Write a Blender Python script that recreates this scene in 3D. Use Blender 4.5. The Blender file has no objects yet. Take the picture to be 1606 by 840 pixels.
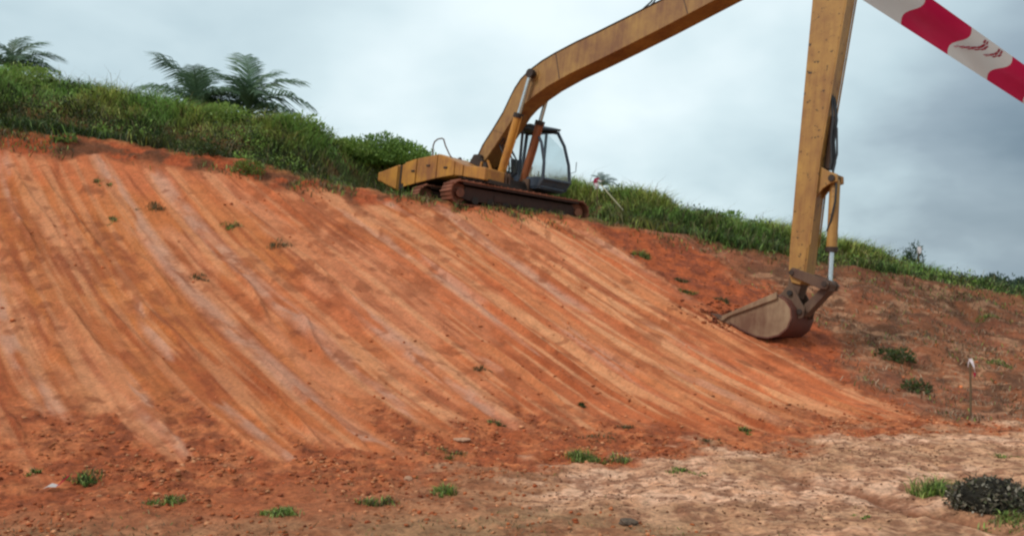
import bpy, math, random
import numpy as np
from mathutils import Vector, Matrix

SC = bpy.context.scene
COL = SC.collection
R = math.radians

# ------------------------------------------------------------------ camera
EYE = 2.5                      # the photographer stands on slightly raised ground
FPX = 1391.0                   # focal length in photo pixels (photo 1606 px wide)
cam_d = bpy.data.cameras.new('camera')
cam_d.sensor_width = 36.0
cam_d.lens = 36.0 * FPX / 1606.0
cam_d.shift_y = 20.0 / 1606.0
cam_d.clip_start = 0.05
cam_d.clip_end = 20000
cam = bpy.data.objects.new('camera', cam_d)
COL.objects.link(cam)
cam.location = (0, 0, EYE)
cam.rotation_euler = (R(90), 0, 0)
SC.camera = cam
SC.render.resolution_x, SC.render.resolution_y = 1024, 535
SC.view_settings.view_transform = 'Standard'
SC.view_settings.look = 'None'
SC.view_settings.gamma = 1
SC.view_settings.exposure = 0.40
SC.cycles.filter_width = 2.4

# ------------------------------------------------------------------ sky and sun (overcast)
SUN_EL, SUN_AZ = 48.0, 238.0   # azimuth clockwise from +Y
world = bpy.data.worlds.new('World')
SC.world = world
world.use_nodes = True


def nd(nt, typ, **kw):
    n = nt.nodes.new(typ)
    for k, v in kw.items():
        if k == 'inp':
            for kk, vv in v.items():
                n.inputs[kk].default_value = vv
        else:
            setattr(n, k, v)
    return n


def ramp(nt, stops, interp='LINEAR'):
    r = nt.nodes.new('ShaderNodeValToRGB')
    r.color_ramp.interpolation = interp
    els = r.color_ramp.elements
    while len(els) < len(stops):
        els.new(0.5)
    for e, (p, c) in zip(els, stops):
        e.position = p
        e.color = (c[0], c[1], c[2], 1)
    return r


def lin(c):
    return tuple((x / 255 / 12.92) if x / 255 <= 0.04045 else ((x / 255 + 0.055) / 1.055) ** 2.4 for x in c)


def build_world():
    nt = world.node_tree
    nt.nodes.clear()
    L = nt.links.new
    out = nd(nt, 'ShaderNodeOutputWorld')
    bg = nd(nt, 'ShaderNodeBackground', inp={'Strength': 0.90})
    L(bg.outputs[0], out.inputs[0])
    sky = nd(nt, 'ShaderNodeTexSky')
    sky.sky_type = 'NISHITA'
    sky.sun_disc = False
    sky.sun_elevation = R(SUN_EL)
    sky.sun_rotation = R(SUN_AZ)
    sky.air_density = 1.0
    sky.dust_density = 3.0
    sks = nd(nt, 'ShaderNodeMix', data_type='RGBA', blend_type='MULTIPLY')
    sks.inputs['Factor'].default_value = 1
    L(sky.outputs[0], sks.inputs['A'])
    sks.inputs['B'].default_value = (0.1, 0.1, 0.1, 1)
    tc = nd(nt, 'ShaderNodeTexCoord')
    sep = nd(nt, 'ShaderNodeSeparateXYZ')
    L(tc.outputs['Generated'], sep.inputs[0])
    # cloud layer seen on a plane overhead
    zz = nd(nt, 'ShaderNodeMath', operation='MAXIMUM', inp={1: 0.0})
    L(sep.outputs['Z'], zz.inputs[0])
    za = nd(nt, 'ShaderNodeMath', operation='ADD', inp={1: 0.40})
    L(zz.outputs[0], za.inputs[0])
    dx = nd(nt, 'ShaderNodeMath', operation='DIVIDE')
    dy = nd(nt, 'ShaderNodeMath', operation='DIVIDE')
    L(sep.outputs['X'], dx.inputs[0]); L(za.outputs[0], dx.inputs[1])
    L(sep.outputs['Y'], dy.inputs[0]); L(za.outputs[0], dy.inputs[1])
    cmb = nd(nt, 'ShaderNodeCombineXYZ')
    L(dx.outputs[0], cmb.inputs[0]); L(dy.outputs[0], cmb.inputs[1])
    n1 = nd(nt, 'ShaderNodeTexNoise', inp={'Scale': 1.1, 'Detail': 5.0, 'Roughness': 0.52, 'Distortion': 0.3})
    L(cmb.outputs[0], n1.inputs['Vector'])
    n2 = nd(nt, 'ShaderNodeTexNoise', inp={'Scale': 3.4, 'Detail': 4.0, 'Roughness': 0.5, 'Distortion': 0.2})
    L(cmb.outputs[0], n2.inputs['Vector'])
    mixn = nd(nt, 'ShaderNodeMath', operation='MULTIPLY_ADD', inp={1: 0.35})
    L(n2.outputs[0], mixn.inputs[0]); L(n1.outputs[0], mixn.inputs[2])
    mixn.inputs[1].default_value = 0.40

    def lobe(vec, lo, hi):
        v = Vector(vec).normalized()
        d = nd(nt, 'ShaderNodeVectorMath', operation='DOT_PRODUCT')
        L(tc.outputs['Generated'], d.inputs[0])
        d.inputs[1].default_value = v
        m = nd(nt, 'ShaderNodeMapRange', interpolation_type='SMOOTHSTEP')
        m.inputs['From Min'].default_value = lo
        m.inputs['From Max'].default_value = hi
        L(d.outputs['Value'], m.inputs['Value'])
        return m
    # a rain bank to the right, a thin bright part of the cloud ahead
    dark = lobe((0.76, 1, -0.08), 0.87, 1.0)
    bright = lobe((0.18, 1, 0.30), 0.90, 1.0)
    s1 = nd(nt, 'ShaderNodeMath', operation='MULTIPLY_ADD', inp={1: -0.45})
    L(dark.outputs[0], s1.inputs[0]); L(mixn.outputs[0], s1.inputs[2])
    s2 = nd(nt, 'ShaderNodeMath', operation='MULTIPLY_ADD', inp={1: 0.16})
    L(bright.outputs[0], s2.inputs[0]); L(s1.outputs[0], s2.inputs[2])
    rp = ramp(nt, [(0.12, lin((112, 131, 145))), (0.38, lin((148, 165, 176))), (0.58, lin((186, 206, 213))),
                   (0.76, lin((208, 226, 231))), (0.96, lin((232, 245, 248)))])
    L(s2.outputs[0], rp.inputs[0])
    mx = nd(nt, 'ShaderNodeMix', data_type='RGBA')
    mx.inputs['Factor'].default_value = 0.9
    L(sks.outputs['Result'], mx.inputs['A']); L(rp.outputs[0], mx.inputs['B'])
    L(mx.outputs['Result'], bg.inputs['Color'])


build_world()
sun_d = bpy.data.lights.new('sun', 'SUN')
sun_d.energy = 1.5
sun_d.angle = R(14)
sun_d.color = (1.0, 0.95, 0.88)
sun = bpy.data.objects.new('sun', sun_d)
COL.objects.link(sun)
sdir = Vector((math.sin(R(SUN_AZ)) * math.cos(R(SUN_EL)), math.cos(R(SUN_AZ)) * math.cos(R(SUN_EL)), math.sin(R(SUN_EL))))
sun.rotation_euler = (-sdir).to_track_quat('-Z', 'Y').to_euler()

# ------------------------------------------------------------------ noise
_rs = np.random.RandomState(7)
_perm = np.concatenate([_rs.permutation(256)] * 2)
_gr = _rs.rand(256)


def vn(x, y, seed=0):
    x = np.asarray(x, float) + seed * 17.31
    y = np.asarray(y, float) + seed * 9.73
    xi = np.floor(x).astype(int); yi = np.floor(y).astype(int)
    fx = x - xi; fy = y - yi
    fx = fx * fx * fx * (fx * (fx * 6 - 15) + 10); fy = fy * fy * fy * (fy * (fy * 6 - 15) + 10)
    a = _gr[_perm[_perm[xi & 255] + (yi & 255)]]
    b = _gr[_perm[_perm[(xi + 1) & 255] + (yi & 255)]]
    c = _gr[_perm[_perm[xi & 255] + ((yi + 1) & 255)]]
    d = _gr[_perm[_perm[(xi + 1) & 255] + ((yi + 1) & 255)]]
    return (a + (b - a) * fx) * (1 - fy) + (c + (d - c) * fx) * fy


def fbm(x, y, seed=0, octv=4, gain=0.5):
    s = 0; a = 1; t = 0
    for i in range(octv):
        s = s + a * vn(x * 2 ** i, y * 2 ** i, seed + i * 3); t += a; a *= gain
    return s / t


def sst(a, b, x):
    t = np.clip((x - a) / (b - a), 0, 1)
    return t * t * (3 - 2 * t)


# ------------------------------------------------------------------ the lie of the land
_tx = np.array([-60, -40, -13.2, -7.4, -4.3, -1.55, 2.5, 8.04, 15.2, 30, 60])
_tz = np.array([9.8, 8.9, 6.58, 5.86, 5.08, 4.70, 4.33, 3.25, 2.03, 0.6, 0.0])
_ty = np.array([20.5, 21.5, 23.4, 24.6, 24.6, 25, 26, 26.2, 26.3, 27, 28])
_rx = np.array([-60, -25, -16.7, -12.6, -8.1, -6.5, -5.4, -2.9, -1.5, 2.2, 3.7, 5.7, 8, 9.5, 12.9, 15, 17.3, 30, 60])
_rz = np.array([10.5, 9.6, 8.9, 8.1, 7.4, 7.0, 6.6, 6.5, 6.45, 5.75, 5.5, 4.85, 4.3, 3.95, 2.95, 2.3, 1.65, 0.7, 0.1])
_ry = np.array([28, 28.5, 29, 29, 29.5, 30, 31, 33, 33.5, 33, 33, 32, 31.5, 31, 30, 30, 30, 30, 30])
_xs = np.linspace(-60, 60, 1201)


def _smooth(xp, fp, w=9):
    v = np.interp(_xs, xp, fp)
    k = np.hanning(2 * w + 1); k /= k.sum()
    return np.convolve(np.pad(v, w, mode='edge'), k, mode='valid')


TOPZ, TOPY, RIDZ, RIDY = _smooth(_tx, _tz), _smooth(_tx, _ty), _smooth(_rx, _rz), _smooth(_rx, _ry)


def tab(t, x):
    return np.interp(x, _xs, t)


def foot_n(x, y):
    return (x + 3.81) * -0.377 + (y - 10.54) * 0.926


def land(x, y):
    """smooth height of the ground"""
    x = np.asarray(x, float); y = np.asarray(y, float)
    n = foot_n(x, y)
    bank = 0.0819 * np.clip(n, 0, 60) ** 1.6 + 0.12 * np.exp(-((x + 1.6) ** 2 + (y - 24.2) ** 2) / 1.3)
    top = tab(TOPZ, x)
    ry = tab(RIDY, x)
    rz = tab(RIDZ, x)
    st = tab(TOPY, x) + 0.5
    bench = sst(-6.2, -4.6, x) * (1 - sst(2.2, 4.0, x))
    st = st + (29.6 - st) * bench
    up = sst(0.08, 0.85, (y - st) / np.maximum(ry - st, 0.5))
    top = top + (rz - top) * up
    k = 0.35
    h = np.clip(0.5 + 0.5 * (top - bank) / k, 0, 1)
    z = top * (1 - h) + bank * h - k * h * (1 - h) * 0.5
    back = np.clip(y - ry, 0, None)
    z = z * np.exp(-np.clip(back - 6, 0, None) / 90.0) - 0.02 * np.clip(back, 0, 200) * (1 - np.exp(-back / 8))
    return z


def zones(x, y):
    n = foot_n(x, y)
    bank = 0.0819 * np.clip(n, 0, 60) ** 1.6
    e = bank - tab(TOPZ, x)
    wob = fbm(x * 0.9, y * 0.9, 5) - 0.5
    # edge of the scraped face
    s = np.clip(((x - 1.8) * 0.49 - (y - 25.8) * 0.872) / 12.04, 0, 1)
    sd = (x - 1.8) * 0.872 + (y - 25.8) * 0.49 - 0.5 * np.sin(np.pi * s)
    crest = 1 - sst(-0.30, 0.05, e + 0.5 * wob)
    lipw = 0.25 + 0.35 * sst(0, -9, x)
    below = 1 - sst(-lipw - 0.15, -lipw + 0.2, e + 0.9 * wob)
    # the scraped face runs out in lobes of smeared soil at its foot
    sl = (x + 3.81) * 0.926 + (y - 10.54) * 0.377
    lw = 0.08 + 0.27 * sst(13, 8, sl) + 0.65 * sst(7, 1, sl)
    ps = sl + 0.31 * n
    lobe = lw * (2.2 * sst(0.25, 0.8, vn(ps * 0.8, n * 0.12, 9)) + 2.6 * sst(0.35, 0.75, vn(ps * 2.3, n * 0.25, 14)) + 2.4 * (fbm(x * 1.6, y * 1.6, 6, 4, 0.6) - 0.5)) + 0.1
    scr = (1 - sst(-0.25, 0.15, sd + 0.35 * wob)) * below * sst(-0.2, 1.1, n - lobe)
    loose_w = 0.7 + 2.1 * np.sin(np.pi * np.clip(s * 1.15 + 0.05, 0, 1)) ** 1.3 - 0.9 * sst(0.65, 0.95, s)
    right = sst(-0.05, 0.25, sd + 0.25 * wob)
    loose = right * (1 - sst(-0.5, 0.6, sd - loose_w + 1.8 * wob)) * crest
    brown = right * (1 - loose) * (1 - sst(-0.15, 0.25, e + 0.4 * wob)) * sst(-0.2, 0.6, n + 0.5 * wob)
    veg = sst(-0.25, 0.35, e + 0.9 * wob)
    flat = 1 - sst(-1.0, 0.4, n + 3.0 * (fbm(x * 1.4, y * 1.8, 12, 4, 0.6) - 0.5))
    sand = flat * sst(-0.5, 0.6, x + 4.0 * (fbm(x * 1.3, y * 1.6, 8, 5, 0.65) - 0.5) - 0.28 * (11 - y)) * sst(8.7, 9.5, y + 1.6 * wob + 0.12 * x)
    lip = (1 - right) * crest * (1 - below) * sst(3, 6, n)
    return dict(n=n, lip=lip, e=e, sd=sd, s=s, scr=scr, loose=loose, brown=brown, veg=veg, flat=flat, sand=sand, wob=wob)


def streaks(x, y):
    # lines the bucket dragged down the face: p numbers the lines, q runs along them
    n = foot_n(x, y)
    sl = (x + 3.81) * 0.926 + (y - 10.54) * 0.377
    w = sst(-1.5, 8.0, sl)
    nn = np.clip(n, 0, 16)
    p = sl + (1 - w) * 0.31 * nn + w * (0.07 * nn + 0.00108 * nn ** 3) + 0.07 * (fbm(x * 0.35, y * 0.35, 21, 2) - 0.5)
    q = n
    return p, q


def relief(x, y, Z=None):
    Z = Z or zones(x, y)
    p, q = streaks(x, y)
    fine = fbm(x * 5, y * 5, 31, 3) - 0.5
    rough = fbm(x * 2.2, y * 2.2, 41, 5, 0.6) - 0.5
    a = fbm(p * 1.6, q * 0.22, 51, 4) - 0.5
    b = fbm(p * 5.0, q * 0.5, 61, 3) - 0.5
    saw = (p / 0.62 + 1.3 * vn(p * 0.4, q * 0.2, 66)) % 1.0
    lip = np.exp(-((saw - 0.08) / 0.09) ** 2) * sst(0.45, 0.7, vn(p * 1.6, q * 0.5, 71))
    rt = 0.45 + 0.55 * sst(-3, 5, x)
    h_scr = 0.15 * a + (0.05 + 0.06 * rt) * b + 0.08 * lip + 0.018 * fine
    h_loose = 0.16 * rough + 0.05 * fine
    h_brown = 0.34 * (fbm(x * 0.9, y * 0.9, 81, 3) - 0.5) + 0.16 * rough
    rut = np.exp(-((y - 11.4 + 1.9 * (x - 3.66) + 0.2 * np.sin(y * 4)) / 0.40) ** 2) * sst(3.2, 3.8, x) * (1 - sst(4.8, 5.3, x))
    h_flat = 0.10 * (fbm(x * 1.1, y * 1.3, 91, 4) - 0.5) + 0.09 * rough + 0.055 * fine - 0.09 * rut
    foot = np.clip(1 - Z['scr'] - Z['loose'] - Z['brown'] - Z['veg'] - Z['flat'] - Z['lip'], 0, 1)
    near = 1 - sst(60, 120, np.hypot(x, y))
    return near * (Z['scr'] * h_scr + Z['loose'] * h_loose + Z['brown'] * h_brown + Z['flat'] * h_flat
                   + foot * (0.16 * rough + 0.08 * fine) + Z['lip'] * (0.2 * rough + 0.06 * fine) + Z['veg'] * 0.25 * rough)


def ground(x, y):
    x = np.atleast_1d(np.asarray(x, float)); y = np.atleast_1d(np.asarray(y, float))
    return land(x, y) + relief(x, y)


def gz(x, y):
    return float(ground(x, y)[0])


def hit(px, py):
    """where the sight line through a photo pixel meets the ground"""
    ts = np.arange(3, 60, 0.02)
    X = (px - 803) / FPX * ts; Zr = EYE + (440 - py) / FPX * ts
    g = ground(X, ts)
    i = np.argmax(g > Zr)
    return float(X[i]), float(ts[i]), float(g[i])


def at(px, py, Y):
    return Vector(((px - 803) / FPX * Y, Y, EYE + (440 - py) / FPX * Y))


# ------------------------------------------------------------------ mesh helpers
def raw_mesh(name, V, T, cols=None, smooth=False):
    """V (n,3) float, T (m,3|4) int -> mesh, fast"""
    V = np.asarray(V, np.float32); T = np.asarray(T, np.int32)
    me = bpy.data.meshes.new(name)
    me.vertices.add(len(V)); me.vertices.foreach_set('co', V.ravel())
    k = T.shape[1]
    me.loops.add(T.size); me.loops.foreach_set('vertex_index', T.ravel())
    me.polygons.add(len(T))
    me.polygons.foreach_set('loop_start', np.arange(0, T.size, k, dtype=np.int32))
    me.polygons.foreach_set('loop_total', np.full(len(T), k, np.int32))
    if smooth:
        me.polygons.foreach_set('use_smooth', np.ones(len(T), bool))
    me.update(calc_edges=True)
    if cols is not None:
        a = me.attributes.new('col', 'FLOAT_COLOR', 'POINT')
        c = np.ones((len(V), 4), np.float32); c[:, :cols.shape[1]] = cols
        a.data.foreach_set('color', c.ravel())
    return me


def link(name, me, mat=None, parent=None):
    o = bpy.data.objects.new(name, me)
    COL.objects.link(o)
    if mat is not None and me is not None and not me.materials:
        me.materials.append(mat)
    if parent is not None:
        o.parent = parent
    return o


def tag(o, label=None, cat=None, group=None, kind=None):
    if label: o['label'] = label
    if cat: o['category'] = cat
    if group: o['group'] = group
    if kind: o['kind'] = kind
    return o


def empty(name, loc=(0, 0, 0)):
    o = bpy.data.objects.new(name, None)
    COL.objects.link(o)
    o.location = loc
    o.empty_display_size = 0.2
    return o


class MB:
    def __init__(s):
        s.v = []; s.f = []

    def add(s, vs, fs):
        o = len(s.v)
        s.v += [tuple(v) for v in vs]
        s.f += [tuple(i + o for i in f) for f in fs]
        return s

    def prism(s, poly, l0, l1):
        """polygon in (f,u), extruded along l"""
        n = len(poly)
        vs = [(f, l0, u) for f, u in poly] + [(f, l1, u) for f, u in poly]
        fs = [tuple(range(n)), tuple(range(2 * n - 1, n - 1, -1))]
        fs += [(i, i + n, (i + 1) % n + n, (i + 1) % n) for i in range(n)]
        return s.add(vs, fs)

    def box(s, a, b):
        (x0, y0, z0), (x1, y1, z1) = a, b
        return s.add([(x0, y0, z0), (x1, y0, z0), (x1, y1, z0), (x0, y1, z0), (x0, y0, z1), (x1, y0, z1), (x1, y1, z1), (x0, y1, z1)],
                     [(0, 3, 2, 1), (4, 5, 6, 7), (0, 1, 5, 4), (1, 2, 6, 5), (2, 3, 7, 6), (3, 0, 4, 7)])

    def tube(s, pts, rads, seg=12, cap=True):
        pts = [Vector(p) for p in pts]
        if not hasattr(rads, '__len__'): rads = [rads] * len(pts)
        o = len(s.v); ref = None
        for i, p in enumerate(pts):
            d = (pts[min(i + 1, len(pts) - 1)] - pts[max(i - 1, 0)]).normalized()
            if ref is None:
                ref = Vector((0, 0, 1)) if abs(d.z) < 0.9 else Vector((1, 0, 0))
            a = d.cross(ref).normalized(); b = a.cross(d).normalized(); ref = b
            for k in range(seg):
                t = 2 * math.pi * k / seg
                s.v.append(tuple(p + rads[i] * (math.cos(t) * a + math.sin(t) * b)))
        for i in range(len(pts) - 1):
            for k in range(seg):
                k2 = (k + 1) % seg
                s.f.append((o + i * seg + k, o + i * seg + k2, o + (i + 1) * seg + k2, o + (i + 1) * seg + k))
        if cap:
            s.f.append(tuple(o + k for k in range(seg))[::-1])
            e = o + (len(pts) - 1) * seg
            s.f.append(tuple(e + k for k in range(seg)))
        return s

    def mesh(s, name, smooth=False):
        me = bpy.data.meshes.new(name)
        me.from_pydata(s.v, [], s.f)
        me.update()
        import bmesh
        bm = bmesh.new(); bm.from_mesh(me)
        bmesh.ops.recalc_face_normals(bm, faces=bm.faces)
        bm.to_mesh(me); bm.free()
        if smooth:
            me.polygons.foreach_set('use_smooth', np.ones(len(me.polygons), bool))
            me.set_sharp_from_angle(angle=R(40))
        return me

    def build(s, name, mat, parent=None, bevel=0, smooth=False):
        o = link(name, s.mesh(name, smooth), mat, parent)
        if bevel:
            m = o.modifiers.new('bevel', 'BEVEL')
            m.width = bevel; m.segments = 2; m.limit_method = 'ANGLE'; m.angle_limit = R(35)
        return o


# ------------------------------------------------------------------ materials
def new_mat(name):
    m = bpy.data.materials.new(name)
    m.use_nodes = True
    nt = m.node_tree
    b = nt.nodes['Principled BSDF']
    return m, nt, b


def soil_mat():
    m, nt, b = new_mat('soil')
    L = nt.links.new
    at_ = nd(nt, 'ShaderNodeAttribute', attribute_name='col')
    tc = nd(nt, 'ShaderNodeTexCoord')
    n1 = nd(nt, 'ShaderNodeTexNoise', inp={'Scale': 16.0, 'Detail': 7.0, 'Roughness': 0.72})
    n2 = nd(nt, 'ShaderNodeTexNoise', inp={'Scale': 3.5, 'Detail': 4.0, 'Roughness': 0.6})
    L(tc.outputs['Object'], n1.inputs['Vector']); L(tc.outputs['Object'], n2.inputs['Vector'])
    ad = nd(nt, 'ShaderNodeMath', operation='MULTIPLY_ADD', inp={1: 0.6})
    L(n2.outputs[0], ad.inputs[0]); L(n1.outputs[0], ad.inputs[2])
    mr = nd(nt, 'ShaderNodeMapRange')
    mr.inputs['From Min'].default_value = 0.60; mr.inputs['From Max'].default_value = 1.0
    mr.inputs['To Min'].default_value = 0.56; mr.inputs['To Max'].default_value = 1.42
    L(ad.outputs[0], mr.inputs['Value'])
    mul = nd(nt, 'ShaderNodeVectorMath', operation='SCALE')
    gm = nd(nt, 'ShaderNodeMix', data_type='FLOAT')
    gm.inputs['A'].default_value = 1.0
    L(at_.outputs['Alpha'], gm.inputs['Factor']); L(mr.outputs[0], gm.inputs['B'])
    L(at_.outputs['Color'], mul.inputs[0]); L(gm.outputs['Result'], mul.inputs['Scale'])
    L(mul.outputs[0], b.inputs['Base Color'])
    b.inputs['Roughness'].default_value = 0.92
    b.inputs['Specular IOR Level'].default_value = 0.2
    bp = nd(nt, 'ShaderNodeBump', inp={'Strength': 0.9, 'Distance': 0.06})
    L(n1.outputs[0], bp.inputs['Height']); L(bp.outputs[0], b.inputs['Normal'])
    return m


def leaf_mat(name='leaf', trans=0.25):
    m, nt, b = new_mat(name)
    L = nt.links.new
    at_ = nd(nt, 'ShaderNodeAttribute', attribute_name='col')
    b.inputs['Roughness'].default_value = 0.55
    b.inputs['Specular IOR Level'].default_value = 0.3
    L(at_.outputs['Color'], b.inputs['Base Color'])
    tr = nd(nt, 'ShaderNodeBsdfTranslucent')
    L(at_.outputs['Color'], tr.inputs['Color'])
    mx = nd(nt, 'ShaderNodeMixShader', inp={'Fac': trans})
    L(b.outputs[0], mx.inputs[1]); L(tr.outputs[0], mx.inputs[2])
    L(mx.outputs[0], nt.nodes['Material Output'].inputs['Surface'])
    return m


def paint_mat(name, base, worn, chip=(0.03, 0.018, 0.012), rough=0.55, wear=0.5, chips=0.66, spec=0.35):
    m, nt, b = new_mat(name)
    L = nt.links.new
    tc = nd(nt, 'ShaderNodeTexCoord')
    n1 = nd(nt, 'ShaderNodeTexNoise', inp={'Scale': 1.3, 'Detail': 7.0, 'Roughness': 0.65})
    n2 = nd(nt, 'ShaderNodeTexNoise', inp={'Scale': 9.0, 'Detail': 6.0, 'Roughness': 0.7})
    mp = nd(nt, 'ShaderNodeMapping', inp={'Scale': (9, 9, 1.0)})
    n3 = nd(nt, 'ShaderNodeTexNoise', inp={'Scale': 1.2, 'Detail': 4.0, 'Roughness': 0.6})
    L(tc.outputs['Object'], n1.inputs['Vector']); L(tc.outputs['Object'], n2.inputs['Vector'])
    L(tc.outputs['Object'], mp.inputs['Vector']); L(mp.outputs[0], n3.inputs['Vector'])
    ad = nd(nt, 'ShaderNodeMath', operation='MULTIPLY_ADD', inp={1: 0.5})
    L(n3.outputs[0], ad.inputs[0]); L(n1.outputs[0], ad.inputs[2])
    mr = nd(nt, 'ShaderNodeMapRange')
    mr.inputs['From Min'].default_value = 0.55 + (0.5 - wear) * 0.4
    mr.inputs['From Max'].default_value = 0.95 + (0.5 - wear) * 0.4
    L(ad.outputs[0], mr.inputs['Value'])
    mx = nd(nt, 'ShaderNodeMix', data_type='RGBA')
    L(mr.outputs[0], mx.inputs['Factor'])
    mx.inputs['A'].default_value = (*base, 1); mx.inputs['B'].default_value = (*worn, 1)
    c = nd(nt, 'ShaderNodeMapRange')
    c.inputs['From Min'].default_value = chips; c.inputs['From Max'].default_value = chips + 0.05
    L(n2.outputs[0], c.inputs['Value'])
    mx2 = nd(nt, 'ShaderNodeMix', data_type='RGBA')
    L(c.outputs[0], mx2.inputs['Factor']); L(mx.outputs['Result'], mx2.inputs['A'])
    mx2.inputs['B'].default_value = (*chip, 1)
    L(mx2.outputs['Result'], b.inputs['Base Color'])
    b.inputs['Roughness'].default_value = rough
    b.inputs['Specular IOR Level'].default_value = spec
    bp = nd(nt, 'ShaderNodeBump', inp={'Strength': 0.25, 'Distance': 0.01})
    L(n2.outputs[0], bp.inputs['Height']); L(bp.outputs[0], b.inputs['Normal'])
    return m


def flat_mat(name, col, rough=0.7, metal=0.0, noise=0.25, scale=12):
    m, nt, b = new_mat(name)
    L = nt.links.new
    tc = nd(nt, 'ShaderNodeTexCoord')
    n = nd(nt, 'ShaderNodeTexNoise', inp={'Scale': float(scale), 'Detail': 4.0, 'Roughness': 0.6})
    L(tc.outputs['Object'], n.inputs['Vector'])
    r = ramp(nt, [(0.3, tuple(c * (1 - noise) for c in col)), (0.7, tuple(min(1, c * (1 + noise)) for c in col))])
    L(n.outputs[0], r.inputs[0]); L(r.outputs[0], b.inputs['Base Color'])
    b.inputs['Roughness'].default_value = rough
    b.inputs['Metallic'].default_value = metal
    return m


def glass_mat():
    m, nt, b = new_mat('cab_glass')
    L = nt.links.new
    tr = nd(nt, 'ShaderNodeBsdfTransparent', inp={'Color': (0.80, 0.85, 0.86, 1)})
    gl = nd(nt, 'ShaderNodeBsdfGlossy', inp={'Roughness': 0.05, 'Color': (0.8, 0.85, 0.88, 1)})
    df = nd(nt, 'ShaderNodeBsdfDiffuse', inp={'Color': (0.45, 0.42, 0.33, 1)})
    tc = nd(nt, 'ShaderNodeTexCoord')
    sp = nd(nt, 'ShaderNodeSeparateXYZ')
    L(tc.outputs['Object'], sp.inputs[0])
    n = nd(nt, 'ShaderNodeTexNoise', inp={'Scale': 3.0, 'Detail': 4.0})
    L(tc.outputs['Object'], n.inputs['Vector'])
    # patchy cream tone, stronger towards the lower glass
    g = nd(nt, 'ShaderNodeMapRange')
    g.inputs['From Min'].default_value = 1.55; g.inputs['From Max'].default_value = 1.15
    g.inputs['To Max'].default_value = 0.6
    L(sp.outputs['Z'], g.inputs['Value'])
    mu = nd(nt, 'ShaderNodeMath', operation='MULTIPLY')
    L(g.outputs[0], mu.inputs[0]); L(n.outputs[0], mu.inputs[1])
    m1 = nd(nt, 'ShaderNodeMixShader', inp={'Fac': 0.07})
    L(tr.outputs[0], m1.inputs[1]); L(gl.outputs[0], m1.inputs[2])
    m2 = nd(nt, 'ShaderNodeMixShader')
    L(mu.outputs[0], m2.inputs['Fac']); L(m1.outputs[0], m2.inputs[1]); L(df.outputs[0], m2.inputs[2])
    L(m2.outputs[0], nt.nodes['Material Output'].inputs['Surface'])
    return m


M_soil = soil_mat()
M_leaf = leaf_mat()
M_yellow = paint_mat('worn_yellow_paint', (0.56, 0.25, 0.032), (0.26, 0.095, 0.03), wear=0.58, chips=0.65)
M_boom = paint_mat('faded_boom_paint', (0.36, 0.195, 0.055), (0.19, 0.080, 0.032), wear=0.52, chips=0.68)
M_arm = paint_mat('chipped_arm_paint', (0.42, 0.225, 0.055), (0.24, 0.105, 0.032), wear=0.5, chips=0.60)
M_orange = paint_mat('rusty_orange_paint', (0.32, 0.10, 0.035), (0.18, 0.06, 0.025), wear=0.5)
M_dark = paint_mat('dark_greasy_steel', (0.022, 0.016, 0.014), (0.055, 0.03, 0.02), wear=0.45, chips=0.9, rough=0.7)
M_rust = paint_mat('muddy_track_steel', (0.28, 0.095, 0.05), (0.14, 0.05, 0.03), wear=0.5, chips=0.75, rough=0.85)
M_cab = paint_mat('slate_blue_paint', (0.042, 0.062, 0.10), (0.10, 0.11, 0.115), wear=0.45, chips=0.78)
M_bucket = paint_mat('mud_caked_steel', (0.30, 0.20, 0.12), (0.14, 0.065, 0.038), wear=0.5, chips=0.75, rough=0.8)
M_shell = paint_mat('rusty_bucket_steel', (0.13, 0.038, 0.024), (0.085, 0.03, 0.02), wear=0.5, chips=0.8, rough=0.7)
M_link = paint_mat('brown_link_steel', (0.13, 0.075, 0.045), (0.075, 0.035, 0.025), wear=0.5, chips=0.7, rough=0.7)
M_chrome = flat_mat('chrome_rod', (0.55, 0.57, 0.58), rough=0.25, metal=0.9, noise=0.1)
M_hose = flat_mat('black_rubber', (0.02, 0.022, 0.026), rough=0.6)
M_glass = glass_mat()
M_frame = paint_mat('rust_brown_track_frame', (0.065, 0.026, 0.018), (0.035, 0.018, 0.014), wear=0.5, chips=0.85, rough=0.8)
M_wood = flat_mat('weathered_wood', (0.13, 0.08, 0.04), rough=0.9, scale=30)
M_palestick = flat_mat('pale_bamboo', (0.45, 0.40, 0.25), rough=0.8, scale=30)
M_white = flat_mat('white_plastic_tape', (0.66, 0.635, 0.61), rough=0.5, noise=0.06, scale=6)
M_ribbon = flat_mat('pale_pink_ribbon', (0.80, 0.68, 0.69), rough=0.6, noise=0.08)
M_red = flat_mat('red_plastic_tape', (0.54, 0.013, 0.07), rough=0.4, noise=0.12, scale=9)
M_print = flat_mat('red_print', (0.42, 0.03, 0.08), rough=0.5, noise=0.3, scale=300)
M_trunk = flat_mat('palm_trunk', (0.06, 0.05, 0.035), rough=0.95)


for m_ in (M_white, M_red):          # thin plastic lets some light through
    nt_ = m_.node_tree
    b_n = nt_.nodes['Principled BSDF']
    t_n = nd(nt_, 'ShaderNodeBsdfTranslucent')
    x_n = nd(nt_, 'ShaderNodeMixShader', inp={'Fac': 0.35})
    nt_.links.new(b_n.inputs['Base Color'].links[0].from_socket, t_n.inputs['Color'])
    nt_.links.new(b_n.outputs[0], x_n.inputs[1]); nt_.links.new(t_n.outputs[0], x_n.inputs[2])
    nt_.links.new(x_n.outputs[0], nt_.nodes['Material Output'].inputs['Surface'])


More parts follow.
